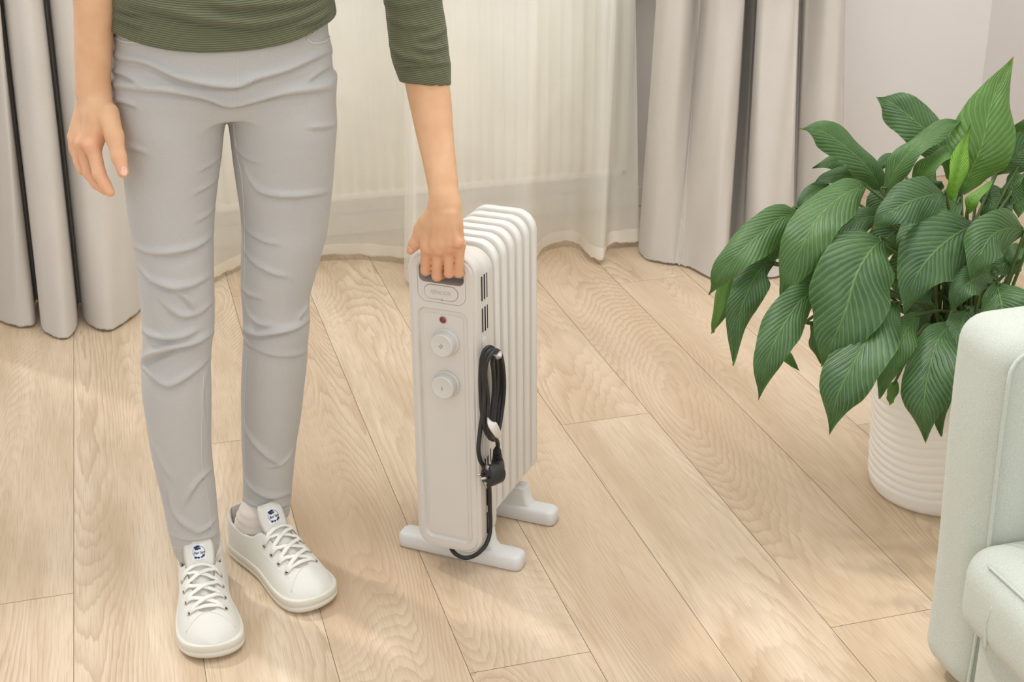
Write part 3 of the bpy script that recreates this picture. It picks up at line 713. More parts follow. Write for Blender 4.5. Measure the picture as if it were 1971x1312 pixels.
# cord hooks, cord and plug (local coordinates)
def lA(x, y, a): return loc(onA(x, y, a))
rc = lA(933, 672, FWD)
for c_, sgn in ((rc, 1), (lA(935, 858, FWD), -1)):
    hk = MB(); o_ = rrect(.017, .044, .008, 6); R = []
    for s_, a_ in ((1, FWD-.001), (1, FWD+.0012), (.82, FWD+.0022)):
        R.append([(a_, c_[1]+q[0]*s_, c_[2]+q[1]*s_) for q in o_])
    V, Ff = rings(R); hk.add(V, Ff)
    hk.build('hook_base', 'heater', heater).modifiers.new('split', 'EDGE_SPLIT').split_angle = math.radians(50)
for (pts, ww) in (([(935, 690, .060), (944, 690, .070), (957, 684, .090), (964, 678, .096)], .016), ([(936, 838, .060), (943, 834, .068), (951, 836, .082), (955, 840, .090)], .020)):
    P = catmull([lA(x, y, a) for x, y, a in pts], 14); Nn = [np.array([.5, 0, .85 if ww < .018 else -.85])]*14
    if ww > .018:
        P = catmull([lA(941, 806, .084), lA(946, 814, .092), lA(954, 826, .098), lA(963, 840, .098)], 14); Nn = [np.array([.9, -.2, .35])]*14
    V, Ff = ribbon(P, Nn, np.concatenate([np.linspace(.010, ww, 6), np.full(5, ww), [ww*.85, ww*.6, ww*.25]]), .003); h_ = MB(); h_.add(V, Ff); h_.build('cord_hook', 'heater', heater)
cm = MB()
def cordpath(pts, n=60, r=.0037):
    P = catmull([lA(x, y, a) for x, y, a in pts], n); V, Ff = tube(P, r, 12); cm.add(V, Ff)
# four wound loops plus the tail
cordpath([(940, 836, .072), (929, 800, .070), (925, 745, .068), (926, 700, .070), (932, 676, .074), (941, 668, .078), (950, 672, .080), (957, 690, .076), (962, 720, .072), (963, 760, .070), (958, 800, .071), (953, 830, .076), (947, 843, .080)], 90)
cordpath([(944, 844, .078), (934, 826, .075), (931, 790, .076), (932, 750, .075), (930, 715, .076), (934, 688, .080), (943, 674, .084), (952, 678, .084), (957, 700, .080), (957, 740, .076), (953, 780, .074), (949, 815, .076), (944, 842, .076)], 90)
cordpath([(950, 846, .082), (941, 835, .081), (938, 800, .080), (939, 765, .079), (934, 725, .080), (936, 700, .084), (944, 683, .088), (955, 674, .090), (964, 684, .088), (969, 715, .084), (970, 750, .080), (966, 790, .078), (960, 825, .079), (952, 846, .082)], 90)
cordpath([(948, 846, .074), (943, 830, .073), (947, 790, .073), (951, 750, .073), (950, 715, .075), (948, 695, .080), (955, 680, .084), (965, 700, .080), (966, 745, .074), (960, 780, .073), (957, 815, .074), (955, 840, .078)], 90)
cordpath([(946, 842, .080), (955, 846, .084), (958, 853, .082), (958, 866, .080)], 20)
cordpath([(926, 745, .068), (929, 790, .067), (924, 830, .067), (921, 862, .067), (924, 884, .068), (931, 898, .069), (938, 915, .066), (942, 940, .0645), (943, 980, .0645), (944, 1005, .0645), (942, 1030, .064), (934, 1050, .062), (922, 1063, .056)], 90)
P = [lA(922, 1063, .056)]+[loc(onB(x, y, b_)) for x, y, b_ in ((908, 1071, -.030), (893, 1073, -.034), (879, 1067, -.030), (870, 1058, -.020), (868, 1050, -.005))]
P0 = lA(934, 1050, .062); P = catmull([P0]+P, 40); V, Ff = tube(P, .0037, 12); cm.add(V, Ff)
co = cm.build('power_cord', 'cord', heater)
# plug
def PL(x, y, a): return lA(x, y, a)
fc = PL(938, 915, .086); dw = nrm(-cr*.80-cf*.55-cu*.08); dn = np.array([dw@E1, dw@E2, dw[2]])
pm = MB()
pc = PL(957, 873, .080); u_ = nrm(PL(958, 905, .078)-PL(956, 860, .080))
for i in range(6):
    c0 = pc+u_*(.0035*i-.008); V, Ff = tube([c0, c0+u_*.0022], .0066+.0004*i, 16); pm.add(V, Ff)
V, Ff = tube([pc-u_*.012, pc+u_*.012], .0045, 12); pm.add(V, Ff)
V, Ff = tube(catmull([pc+u_*.010, pc+u_*.020, pc*.4+u_*.030*.4+(fc-dn*.021)*.6, fc-dn*.019-u_*-.010], 10), [.0085, .0095, .0105, .0110, .0112, .0112, .0112, .011, .0105, .008], 18); pm.add(V, Ff)
# round plug face pointing toward the camera's left

sx_ = nrm(np.cross(dn, [0, 0, 1])); sz_ = np.cross(sx_, dn)
def plugring(r, off, sq=1.0):
    return [fc+dn*off+sx_*(r*math.cos(t_)*sq)+sz_*r*math.sin(t_)*1.08 for t_ in np.linspace(0, 2*math.pi, 28, endpoint=False)]
V, Ff = rings([plugring(.0105, -.029), plugring(.0135, -.026), plugring(.0152, -.018), plugring(.0176, -.004), plugring(.0172, .000), plugring(.0160, .0015)]); pm.add(V, Ff)
po = pm.build('plug', 'cord', co); po.modifiers.new('split', 'EDGE_SPLIT').split_angle = math.radians(50)
for s_ in (-1, 1):
    pn = MB(); c0 = fc+sx_*.0072*s_+sz_*0; V, Ff = tube([c0, c0+dn*.009, c0+dn*.0165, c0+dn*.018], [.0023, .0023, .0021, .001], 12); pn.add(V, Ff); pn.build('plug_pin', 'steel', co)
for s_ in (-1, 1):
    pn = MB(); c0 = fc+sz_*.0145*s_+dn*.0015
    V, Ff = rings([[c0+sx_*q[0]+sz_*q[1]-dn*.001 for q in rrect(.0072, .008, .001, 3)], [c0+sx_*q[0]+sz_*q[1]+dn*.0015 for q in rrect(.0066, .0072, .001, 3)]]); pn.add(V, Ff); pn.build('earth_contact', 'steel', co)

# ================================================================== ARMCHAIR
XA = 1.071
sofa = thing('armchair', 'sage-green upholstered armchair with a slab armrest and thick seat cushion at the right edge', 'armchair', (XA, 1.2, 0))
def part(b_, name, mat, par, org, **kw):
    o = b_.build(name, mat, par, **kw); o.matrix_parent_inverse = Matrix.Translation(tuple(-np.array(org))); return o
def softbox(lo, hi, r, name, mat, par, org, puff=0, n=10, noise=.0, shape=None, seed=0):
    """rounded, slightly stuffed box as one dense mesh."""
    lo = np.array(lo, float); hi = np.array(hi, float); c = (lo+hi)/2; hs = (hi-lo)/2; V = []; F_ = []
    def side(ax, sg):
        a1, a2 = (ax+1) % 3, (ax+2) % 3
        n1, n2 = max(6, int(2*hs[a1]/.012)), max(6, int(2*hs[a2]/.012)); b_ = len(V)
        for i in range(n1+1):
            for j in range(n2+1):
                q = np.zeros(3); q[ax] = sg; q[a1] = -1+2*i/n1; q[a2] = -1+2*j/n2; P = q*hs
                inner = np.clip(P, -(hs-r), hs-r); d = P-inner; L = np.linalg.norm(d); P = inner+(d/L*r if L > 1e-9 else 0)
                pf = 1.0
                for a_ in (a1, a2): pf *= math.cos(q[a_]*math.pi/2*.98)
                P = P+np.eye(3)[ax]*sg*puff*pf
                if shape is not None: P = shape(P+c)-c
                V.append(P+c)
        for i in range(n1):
            for j in range(n2):
                a = b_+i*(n2+1)+j; f = (a, a+n2+1, a+n2+2, a+1); F_.append(f if sg > 0 else f[::-1])
    for ax in range(3):
        for sg in (-1, 1): side(ax, sg)
    m = MB(); m.add(V, F_); o = part(m, name, mat, par, org)
    w = o.modifiers.new('w', 'WELD'); w.merge_threshold = .0005; return o
SO = (XA, 1.2, 0)
# far armrest slab: its narrow front end and inner side show
def armshape(P):
    x, y, z = P; t_ = (z-.05)/.5
    return np.array([x+.004*math.sin(z*9), y+(.008*t_ if y > 1.49 else 0), z])
softbox((XA, 1.425, .02), (XA+.85, 1.558, .585), .040, 'armrest', 'sofa', sofa, SO, puff=.006, shape=armshape)
# piping seam around the inner edge of the arm front
P = []
for z in np.linspace(.03, .545, 24): P.append((XA+.006+.004*math.sin(z*9), 1.4275, z))
for a in np.linspace(0, math.pi/2, 8)[1:]: P.append((XA+.006+.06*(1-math.cos(a)), 1.430+.004*math.sin(a), .545+.028*math.sin(a)))
P.append((XA+.5, 1.434, .578)); P.append((XA+.8, 1.434, .578))
m = MB(); V, Ff = tube(P, .0028, 8); m.add(V, Ff); part(m, 'piping', 'sofa', sofa, SO)
# seat cushion overhanging the front
CF = atX(1850, 1100, XA-.035)
zc = .298
softbox((XA-.038, .95, zc-.135), (XA+.75, 1.432, zc), .042, 'seat_cushion', 'sofa', sofa, SO, puff=.010, seed=3)
m = MB(); P = [(XA-.0275, y, zc-.0095) for y in np.linspace(.99, 1.375, 20)]
V, Ff = tube(catmull(P, 60), .0024, 8); m.add(V, Ff); part(m, 'cushion_piping', 'sofa', sofa, SO)
m = MB(); P = catmull([(XA-.0415, 1.335, zc-.045), (XA-.0435, 1.340, zc-.075), (XA-.0425, 1.337, zc-.115)], 12); V, Ff = tube(P, .0022, 8); m.add(V, Ff); part(m, 'cushion_seam', 'sofa', sofa, SO)
softbox((XA-.006, .95, .02), (XA+.8, 1.412, zc-.115), .022, 'seat_base', 'sofa', sofa, SO)
softbox((XA+.62, .95, zc-.02), (XA+.84, 1.43, .70), .05, 'backrest', 'sofa', sofa, SO)
softbox((XA, .82, .02), (XA+.85, .953, .585), .040, 'armrest', 'sofa', sofa, SO, puff=.006)
for x, y in ((XA+.06, .88), (XA+.06, 1.49), (XA+.78, .88), (XA+.78, 1.49)):
    m = MB(); V, Ff = tube([(x, y, 0), (x, y, .03)], .018, 12); m.add(V, Ff); part(m, 'leg', 'dark', sofa, SO, smooth=False)

# ================================================================== POTTED PLANT
PC = np.array([1.40, 2.03, 0])
plant = thing('potted_peace_lily', 'big leafy green plant in a ribbed white ceramic pot behind the armchair', 'potted plant', tuple(PC))
def pot():
    hgt = .285; R = []; n = 96; zs = list(np.linspace(0, .035, 6))+list(np.linspace(.035, hgt, 150)[1:])
    def rad(z, th):
        r = .116+.010*min(1, z/.03)**.5+.012*(z/hgt)
        if z > .036 and z < hgt-.02:
            zz = z+.006*math.sin(th*2+1)+.004*math.sin(th*3.3+z*20)+.010*math.sin(th+.6)
            r += .0030*(abs(math.sin(zz*math.pi/.0165)))**.6-.001
        elif z <= .036: r += .002
        else: r += .003
        return r
    ang = np.linspace(0, 2*math.pi, n, endpoint=False)
    for z in zs: R.append([(rad(z, t_)*math.cos(t_), rad(z, t_)*math.sin(t_), z) for t_ in ang])
    R.append([(.125*math.cos(t_), .125*math.sin(t_), hgt+.002) for t_ in ang]); R.append([(.118*math.cos(t_), .118*math.sin(t_), hgt-.002) for t_ in ang]); R.append([(.116*math.cos(t_), .116*math.sin(t_), hgt-.03) for t_ in ang])
    V, Ff = rings(R, cap1=False); m = MB(); m.add(V, Ff); m.build('pot', 'pot', plant)
    m = MB(); m.add([(.1165*math.cos(t_), .1165*math.sin(t_), hgt-.024) for t_ in ang], [tuple(range(n))]); m.build('soil', 'soil', plant, False)
pot()
LW_T = np.array([0, .04, .12, .25, .38, .5, .62, .74, .84, .92, .97, 1.0]); LW_W = np.array([.03, .22, .60, .90, 1.0, .99, .89, .67, .40, .17, .06, .0])
PD = 2.50
# leaves: [(px, py, depth offset) base .. tip], width px, tilt deg, fold deg, hue
LEAVES = [
 ([(1851,372,.02),(1868,330,.0),(1890,281,-.02),(1910,197,-.02),(1949,110,.0)],126,20,18,.28),
 ([(1836,325,.12),(1800,270,.12),(1760,232,.12),(1715,198,.13),(1689,187,.15)],92,10,14,.02),
 ([(1697,368,.06),(1672,325,.03),(1630,285,.0),(1580,252,-.02),(1536,248,-.03)],70,25,14,.04),
 ([(1702,374,.0),(1728,320,-.02),(1768,276,-.03),(1815,244,-.02),(1858,231,.0)],54,-30,24,.12),
 ([(1752,366,.0),(1775,330,-.02),(1805,302,-.02),(1830,287,-.01),(1856,280,.0)],44,-35,26,.30),
 ([(1830,388,-.02),(1838,350,-.03),(1850,300,-.03),(1868,238,-.02)],46,30,40,.85),
 ([(1917,338,.05),(1950,305,.03),(1990,278,.02),(2050,260,.0)],66,25,12,.02),
 ([(1925,290,.10),(1955,262,.08),(1990,240,.06),(2040,220,.06)],44,15,12,.10),
 ([(1667,358,-.06),(1628,372,-.10),(1580,412,-.13),(1548,466,-.15),(1520,530,-.14),(1504,583,-.12)],96,12,16,.10),
 ([(1545,405,-.02),(1505,420,-.06),(1462,452,-.08),(1420,490,-.09),(1385,530,-.08),(1363,568,-.06)],74,15,16,.10),
 ([(1822,374,-.10),(1790,376,-.13),(1752,388,-.15),(1712,410,-.15),(1679,437,-.14)],80,20,14,.0),
 ([(1700,415,-.02),(1660,420,-.05),(1620,440,-.06),(1580,468,-.06),(1545,500,-.05)],60,10,12,.02),
 ([(1702,460,-.10),(1678,480,-.15),(1648,530,-.18),(1627,600,-.19),(1603,656,-.18),(1580,706,-.16)],146,8,12,.02),
 ([(1885,430,-.08),(1845,448,-.12),(1800,484,-.15),(1764,532,-.16),(1740,603,-.15)],122,10,14,.0),
 ([(1850,388,-.02),(1812,410,-.06),(1776,440,-.08),(1750,470,-.08),(1739,500,-.07)],86,10,12,.03),
 ([(1975,444,-.10),(1940,440,-.13),(1908,455,-.15),(1885,495,-.16),(1868,540,-.15)],84,5,14,.06),
 ([(1912,526,-.10),(1885,532,-.13),(1852,556,-.15),(1828,600,-.14)],60,10,14,.02),
 ([(1918,545,-.14),(1926,580,-.18),(1930,620,-.19),(1930,690,-.18)],106,5,12,.02),
 ([(1490,505,-.03),(1462,520,-.06),(1438,565,-.08),(1420,620,-.08),(1410,703,-.07)],68,-15,20,.0),
 ([(1430,498,-.01),(1405,530,-.02),(1388,570,-.02),(1378,612,-.01),(1369,642,.0)],26,30,24,.35),
 ([(1440,500,.03),(1425,530,.02),(1400,580,.02),(1372,640,.03)],34,30,20,.10),
 ([(1530,468,.02),(1500,476,-.01),(1472,495,-.02),(1450,525,-.02)],44,0,12,.0),
 ([(1582,556,-.10),(1545,575,-.14),(1505,632,-.17),(1475,700,-.18),(1459,772,-.16)],76,-8,16,.02),
 ([(1592,500,-.0),(1560,520,-.02),(1528,560,-.03),(1505,604,-.02)],76,-10,12,.0),
 ([(1505,655,-.02),(1515,685,-.03),(1539,714,-.03)],22,0,20,.10),
 ([(1563,620,-.04),(1570,660,-.05),(1580,700,-.04)],28,30,20,.05),
 ([(1728,582,-.12),(1690,618,-.17),(1648,690,-.21),(1612,762,-.22),(1596,838,-.20)],112,8,14,.0),
 ([(1770,604,-.10),(1742,640,-.14),(1715,700,-.17),(1691,767,-.17)],58,-20,20,.10),
 ([(1830,622,-.12),(1802,660,-.17),(1784,730,-.20),(1778,790,-.21),(1781,851,-.19)],98,8,14,.0),
 ([(1862,592,-.10),(1850,630,-.14),(1828,672,-.16),(1812,706,-.15)],64,10,12,.02),
 ([(1818,690,-.06),(1812,740,-.08),(1806,790,-.08),(1812,840,-.06)],38,30,18,.0),
 ([(1972,470,-.02),(1955,490,-.04),(1945,515,-.04)],40,10,12,.05),
 ([(1975,495,-.0),(1950,500,-.02),(1925,512,-.03),(1900,530,-.02)],54,10,12,.05),
 ([(1955,330,.03),(1945,360,.02),(1938,412,.02)],48,40,20,.05),
 ([(1972,335,.02),(1965,380,.01),(1960,420,.01)],44,10,20,.12),
 ([(1862,412,-.10),(1870,388,-.12),(1890,366,-.12),(1914,346,-.11)],26,-40,34,.50),
 ([(1668,318,.10),(1635,312,.08),(1600,312,.07),(1563,324,.07)],32,30,12,.02),
 ([(1680,350,.08),(1640,340,.05),(1600,340,.04),(1562,356,.04)],38,30,12,.02),
 ([(1600,360,.05),(1575,365,.04),(1550,382,.03),(1532,400,.03)],34,20,12,.0),
 ([(1730,320,.10),(1715,310,.1),(1700,312,.1),(1690,330,.1)],34,20,12,.0),
 ([(1800,395,.08),(1790,370,.07),(1785,345,.07),(1800,320,.08)],60,0,12,.0),
 ([(1880,380,.06),(1905,385,.04),(1925,410,.02),(1935,450,.02)],66,10,12,.0),
 ([(1760,430,.06),(1730,440,.04),(1700,470,.04),(1690,520,.04)],80,0,12,.0),
 ([(1800,560,.02),(1780,580,.0),(1765,620,.0),(1770,660,.0)],50,0,12,.0),
 ([(1880,590,.0),(1870,620,-.02),(1862,660,-.02),(1870,720,-.02)],90,0,12,.0),
 ([(1725,730,-.10),(1715,760,-.11),(1712,780,-.1)],22,30,20,.35),
 ([(1650,440,.05),(1620,450,.04),(1590,480,.04),(1560,530,.04)],80,0,12,.0),
 ([(1940,560,.02),(1960,590,.0),(1975,640,.0),(1980,700,.0)],80,0,12,.0),
 ([(1780,480,.08),(1760,500,.07),(1745,540,.06),(1740,590,.06)],90,0,12,.0),
 ([(1740,360,.12),(1720,370,.12),(1695,400,.12),(1680,440,.12)],80,0,12,.0),
 ([(1850,500,.08),(1870,520,.08),(1885,560,.08),(1890,610,.08)],90,0,12,.0),
 ([(1545,440,.04),(1540,455,.03),(1530,470,.03),(1516,470,.03)],34,0,12,.25),
]
def leaf_build():
    V = []; F_ = []; UV = []; hue = []; SV = []; SF = []
    nu, nv = 12, 34; rnd = random.Random(7)
    for li, (pts, wpx, tilt, fold_, hu) in enumerate(LEAVES):
        P = catmull([atD(x, y, PD+d) for x, y, d in pts], nv+1)
        # outward bow so that blades arch instead of running straight
        T = np.gradient(P, axis=0); T /= np.linalg.norm(T, axis=1)[:, None]
        W_ = wpx/FOC*PD/2/max(.5, math.cos(math.radians(tilt)))
        ph = rnd.random()*6; b_ = len(V); tl = math.radians(tilt); fo = math.radians(fold_)
        tvals = np.linspace(0, 1, nv+1); sprev = None
        for i, t_ in enumerate(tvals):
            vd = nrm(P[i]-CP); s = nrm(np.cross(T[i], vd)); n = nrm(np.cross(s, T[i]))
            if n@vd > 0: n = -n
            tw = tl+.25*math.sin(t_*3+ph)
            s2 = s*math.cos(tw)+n*math.sin(tw); n2 = -s*math.sin(tw)+n*math.cos(tw)
            w = W_*np.interp(t_, LW_T, LW_W)*(1+.03*math.sin(t_*19+ph))
            for j in range(nu+1):
                u = -1+2*j/nu; au = abs(u)
                q = P[i]+s2*(w*u*math.cos(fo*au))+n2*(w*au*math.sin(fo)*(1-.5*au) )
                q = q-n2*(w*.30*au**2.2)                                     # edges roll back down
                q = q+n2*((.0075*au**2)*math.sin(t_*12+ph+(2 if u > 0 else 0))*min(1, wpx/70))
                q = q+n2*(.0011*math.sin((t_-.5*.5*au**.8)*59)*min(1, au*5)*(1-au)*2*min(1, wpx/60))
                V.append(q); UV.append((.5+.5*u, t_)); hue.append(min(1, hu+(.25*max(0, t_-.9)/.1)))
        for i in range(nv):
            for j in range(nu):
                a = b_+i*(nu+1)+j; F_.append((a, a+1, a+nu+2, a+nu+1))
        # petiole
        base = P[0]; r0 = rnd.random()*6.28; rr = .02+.05*rnd.random()
        root = PC+np.array([rr*math.cos(r0), rr*math.sin(r0), .25])
        if base[2] < .33:
            mid = PC*.45+base*.55; mid[2] = max(base[2], .27)+.07
        else: mid = root*.45+base*.55; mid[2] += .03; mid[:2] = mid[:2]*.6+PC[:2]*.4
        S = catmull([root, mid, base, P[2]], 22)
        v_, f_ = tube(S, np.linspace(.0042, .0016, 22), 7); k0 = len(SV); SV += list(v_); SF += [tuple(i+k0 for i in q) for q in f_]
    o = mesh('foliage', np.array(V)-PC, F_, 'leaf', plant, True, UV, None, {'hue': hue})
    for k in range(16):
        a = rnd.random()*6.28; r0 = .02+.05*rnd.random(); r1 = .06+.06*rnd.random(); h = .36+.22*rnd.random()
        S = catmull([PC+np.array([r0*math.cos(a), r0*math.sin(a), .25]), PC+np.array([.7*r1*math.cos(a), .7*r1*math.sin(a), h*.7]), PC+np.array([r1*math.cos(a), r1*math.sin(a), h])], 12)
        v_, f_ = tube(S, .003, 7); k0 = len(SV); SV += list(v_); SF += [tuple(i+k0 for i in q) for q in f_]
    m = MB(); m.add(np.array(SV)-PC, SF); m.build('stems', 'stem', plant)
leaf_build()

# ================================================================== PERSON
person = thing('person', 'person in a green ribbed top, light grey jeans and white sneakers gripping the heater', 'person', (.10, 2.12, 0))
PO = np.array([.10, 2.12, 0])
def pm_(name, V, Q, mat, par=person, **kw): return mesh(name, np.asarray(V)-PO, Q, mat, par, **kw)
# ---- jeans
YR = lambda z: np.interp(z, [0, .12, .45, .8, 1.0], [2.06, 2.062, 2.085, 2.13, 2.14])
YL = lambda z: np.interp(z, [0, .12, .45, .8, 1.0], [2.15, 2.155, 2.115, 2.13, 2.14])
def solve(x, y, Yf):
    Y = 2.13
    for _ in range(6): P = atY(x, y, Y); Y = float(Yf(P[2]))
    return P
RO = [(65, 213), (100, 210), (150, 212), (200, 214), (250, 222), (300, 232), (350, 238), (400, 243), (450, 252), (500, 261), (550, 266), (600, 271), (640, 274), (660, 273), (700, 270), (750, 271), (800, 279), (850, 286), (900, 297), (950, 310), (1000, 319), (1030, 326), (1066, 337)]
RI = [(215, 437), (250, 432), (300, 428), (350, 421), (400, 415), (450, 412), (500, 412), (550, 413), (600, 414), (640, 414), (660, 409), (700, 406), (750, 408), (800, 408), (850, 407), (900, 411), (950, 417), (1000, 421), (1030, 424), (1066, 425)]
LI = [(215, 437), (235, 440), (300, 447), (350, 454), (400, 462), (450, 465), (500, 463), (550, 462), (600, 467), (650, 468), (700, 465), (750, 463), (800, 464), (850, 464), (900, 467), (950, 467), (1000, 465)]
LO = [(65, 641), (100, 649), (150, 651), (200, 650), (250, 648), (300, 644), (350, 641), (400, 636), (450, 630), (500, 616), (540, 605), (575, 594), (600, 596), (625, 597), (650, 593), (700, 591), (750, 585), (800, 580), (850, 571), (900, 566), (950, 561), (1000, 557)]
def legstack(Ot, In, Yf, ymin, ymax, flip):
    z = []; cx = []; rx = []; cy = []; ry = []
    for y in np.arange(ymin, ymax+1, 15):
        xo = np.interp(y, [a for a, _ in Ot], [b_ for _, b_ in Ot]); xi = np.interp(y, [a for a, _ in In], [b_ for _, b_ in In])
        if y < 215: xi = 437; xo += (6 if xo < 437 else -6)
        A = solve(xo, y, Yf); B = solve(xi, y, Yf); z.append((A[2]+B[2])/2); cx.append((A[0]+B[0])/2); r = abs(A[0]-B[0])/2; rx.append(r)
        cy.append(float(Yf(z[-1]))+.0); ry.append(min(.098, r*(1.10 if z[-1] < .6 else 1.06)))
    return np.array(z), np.array(cx), np.array(cy), np.array(rx), np.array(ry)
sr = legstack(RO, RI, YR, 150, 1072, 1); sl = legstack(LO, LI, YL, 150, 1004, 1)
zp = []; cxp = []; rxp = []
for y in np.arange(20, 216, 12):
    yy = max(y, 62)
    A = solve(np.interp(yy, [a for a, _ in RO], [b_ for _, b_ in RO]), y, lambda z: 2.135); B = solve(np.interp(yy, [a for a, _ in LO], [b_ for _, b_ in LO]), y, lambda z: 2.135)
    zp.append((A[2]+B[2])/2); cxp.append((A[0]+B[0])/2); rxp.append(abs(A[0]-B[0])/2)
ryp = np.interp(np.arange(len(zp)), [0, 9, 12, len(zp)-1], [.108, .108, .100, .078])
rxp_ = 0
zp = np.array(zp); cxp = np.array(cxp); rxp = np.array(rxp)
hx = float(cxp.mean())
pel = stack(zp, cxp-.004, 2.135, rxp-.0045-np.interp(np.arange(len(zp)), [0, 10, len(zp)-1], [0, 0, .012]), ryp, k=.018, p=2.1)
zh = [sr[0].min(), sl[0].min()]
prims = [stack(*sr, k=.012), stack(*sl, k=.012), pel]
def jcut(X, Y, Z, d):
    # hollow leg openings
    for s, zz in ((sr, zh[0]), (sl, zh[1])):
        o = np.argsort(s[0]); c0 = s[1][o][0]; c1 = s[2][o][0]; r = s[3][o][0]-.003
        q = np.sqrt(((X-c0)/r)**2+((Y-c1)/(r*1.08))**2)-1; d = np.maximum(d, -np.maximum(q*r, Z-zz-.02))
    return d
V, Q, E_ = surf(prims, .0027, jcut, smooth=3); N0 = vnorm(V, Q); tree0 = bvh(V, Q)
FOLDS = [
 ([(212,108),(235,120),(283,130),(344,158),(405,170),(457,172),(491,160),(552,143),(600,122),(646,100)], .0060, .0085),
 ([(214,170),(271,180),(329,184),(390,194),(440,207),(491,198),(537,189),(598,182),(649,176)], .0062, .0090),
 ([(213,140),(240,150),(275,170)], .0035, .006), ([(214,196),(240,202),(262,210)], .0035, .006), ([(640,130),(615,145),(590,165)], .002, .006),
 ([(236,282),(255,289),(282,300)], .0028, .006), ([(648,246),(625,250),(590,252)], .002, .006),
 ([(447,262),(455,290),(475,310),(500,318)], .002, .006),
 ([(463,318),(478,350),(500,374),(541,384),(590,383),(634,376)], .0040, .0075),
 ([(466,430),(480,452),(510,470),(540,476)], .0026, .006), ([(463,480),(485,508),(520,530),(555,540)], .0034, .007),
 ([(428,300),(410,318),(385,334)], .0026, .006), ([(420,345),(402,362),(375,378)], .0024, .006), ([(414,400),(400,418),(378,432)], .002, .006),
 ([(256,480),(285,492),(325,494),(371,484),(400,466),(414,446)], .0042, .0075),
 ([(266,520),(290,545),(330,560),(371,556),(414,532)], .0046, .008),
 ([(305,548),(335,562),(362,585),(378,605)], .0030, .006), ([(300,575),(325,600),(350,615),(385,608),(412,585)], .0032, .007),
 ([(272,640),(290,652),(320,658),(355,654),(385,640)], .0046, .0075),
 ([(273,702),(297,690),(331,678),(377,667),(414,644)], .0072, .0090),
 ([(272,712),(292,730),(318,748),(345,742),(380,718),(404,694)], .0042, .008),
 ([(470,590),(480,612),(500,628),(530,632)], .0032, .006),
 ([(468,642),(496,650),(533,646),(569,637),(598,620)], .0074, .0085),
 ([(594,590),(585,604),(575,620)], .003, .006),
 ([(467,660),(490,675),(525,688),(565,690),(592,682)], .0034, .008),
 ([(466,560),(480,572),(505,580)], .0025, .006),
 ([(466,815),(482,850),(510,882),(536,900)], .0040, .008), ([(567,862),(556,884),(536,900),(515,904)], .0030, .006),
 ([(467,920),(485,945),(520,962),(560,955)], .0042, .008), ([(467,965),(490,978),(530,982),(556,974)], .0030, .006),
 ([(319,940),(330,985),(354,1016),(380,1030)], .0040, .008), ([(410,905),(385,930),(356,980)], .0030, .007), ([(418,1000),(400,1020),(372,1034)], .0028, .006),
 ([(330,1035),(355,1042),(390,1042),(422,1032)], .0026, .006),
 ([(405,700),(395,760),(400,820)], .0015, .008), ([(284,840),(310,900),(330,930)], .0020, .009),
]
for px, am, w in FOLDS: V = fold(V, N0, tree0, px, am*1.5, w)
V = lap(V, E_, .35)
jeans = pm_('jeans', V, Q, 'jeans'); jt = bvh(V, Q)
def surfline(tree, px, n, off):
    out = []; nn = []
    for q in catmull(np.array(px, float), n):
        p_, n_ = hit(tree, *q)
        if p_ is not None:
            if n_@ray(*q) > 0: n_ = -n_
            out.append(p_+n_*off); nn.append(n_)
    return np.array(out), np.array(nn)
def split_runs(P, gap=.03):
    runs = []; cur = [0]
    for i in range(1, len(P)):
        if np.linalg.norm(P[i]-P[i-1]) > gap: runs.append(cur); cur = []
        cur.append(i)
    runs.append(cur); return [r for r in runs if len(r) > 3]
def lines(name, mat, px_list, r, tree, par, n=50, off=.0002):
    for px in px_list:
        m = MB()
        P, nn = surfline(tree, px, n, off)
        if len(P) < 4: continue
        for run in split_runs(P):
            v_, f_ = tube(P[run], r, 6); m.add(v_-PO, f_)
        m.build(name, mat, par)
lines('stitching', 'stitch', [
    [(457, 100), (457, 170)], [(489, 140), (487, 150), (477, 164), (456, 172)], [(450, 174), (450, 206)],
    [(448, 225), (455, 290), (466, 350), (471, 450), (470, 560)], [(392, 715), (389, 780), (387, 840), (389, 900), (400, 960), (408, 1030)], [(475, 690), (471, 780), (472, 880)],
    [(331, 1052), (355, 1056), (390, 1054), (424, 1043)], [(466, 983), (495, 994), (530, 990), (556, 977)], [(331, 1057), (355, 1061), (390, 1059), (424, 1048)],
    [(585, 74), (603, 92), (632, 84), (642, 66)], [(218, 78), (245, 88), (282, 90)]], .00055, jt, jeans, 60)
lines('pocket_edge', 'stitch', [[(590, 74), (604, 83), (628, 78), (640, 60)], [(216, 69), (240, 80), (275, 80)]], .0014, jt, jeans, 40)
p_, n_ = hit(jt, 219, 69)
if p_ is not None:
    m = MB(); v_, f_ = tube([p_, p_+n_*.002, p_+n_*.003], [.0036, .0036, .002], 12); m.add(v_-PO, f_); m.build('rivet', 'brass', jeans)

# ---- body: arms, hands, torso, neck and head as one surface
BP_ = []
def resamp(P, R, m=4):
    n = (len(P)-1)*m+1
    return catmull(P, n), np.maximum(catmull(np.column_stack([R, R, R]), n)[:, 0], min(R)*.9)
def chain(P, R, k=.003, **kw):
    P, R = resamp(P, R)
    for i in range(len(P)-1): BP_.append(cap(P[i], P[i+1], R[i], R[i+1], k=k, **kw))
S1 = np.array([hx-.155, 2.135, 1.315]); S2 = np.array([hx+.200, 2.135, 1.270]); NK = np.array([hx+.025, 2.13, 1.36])
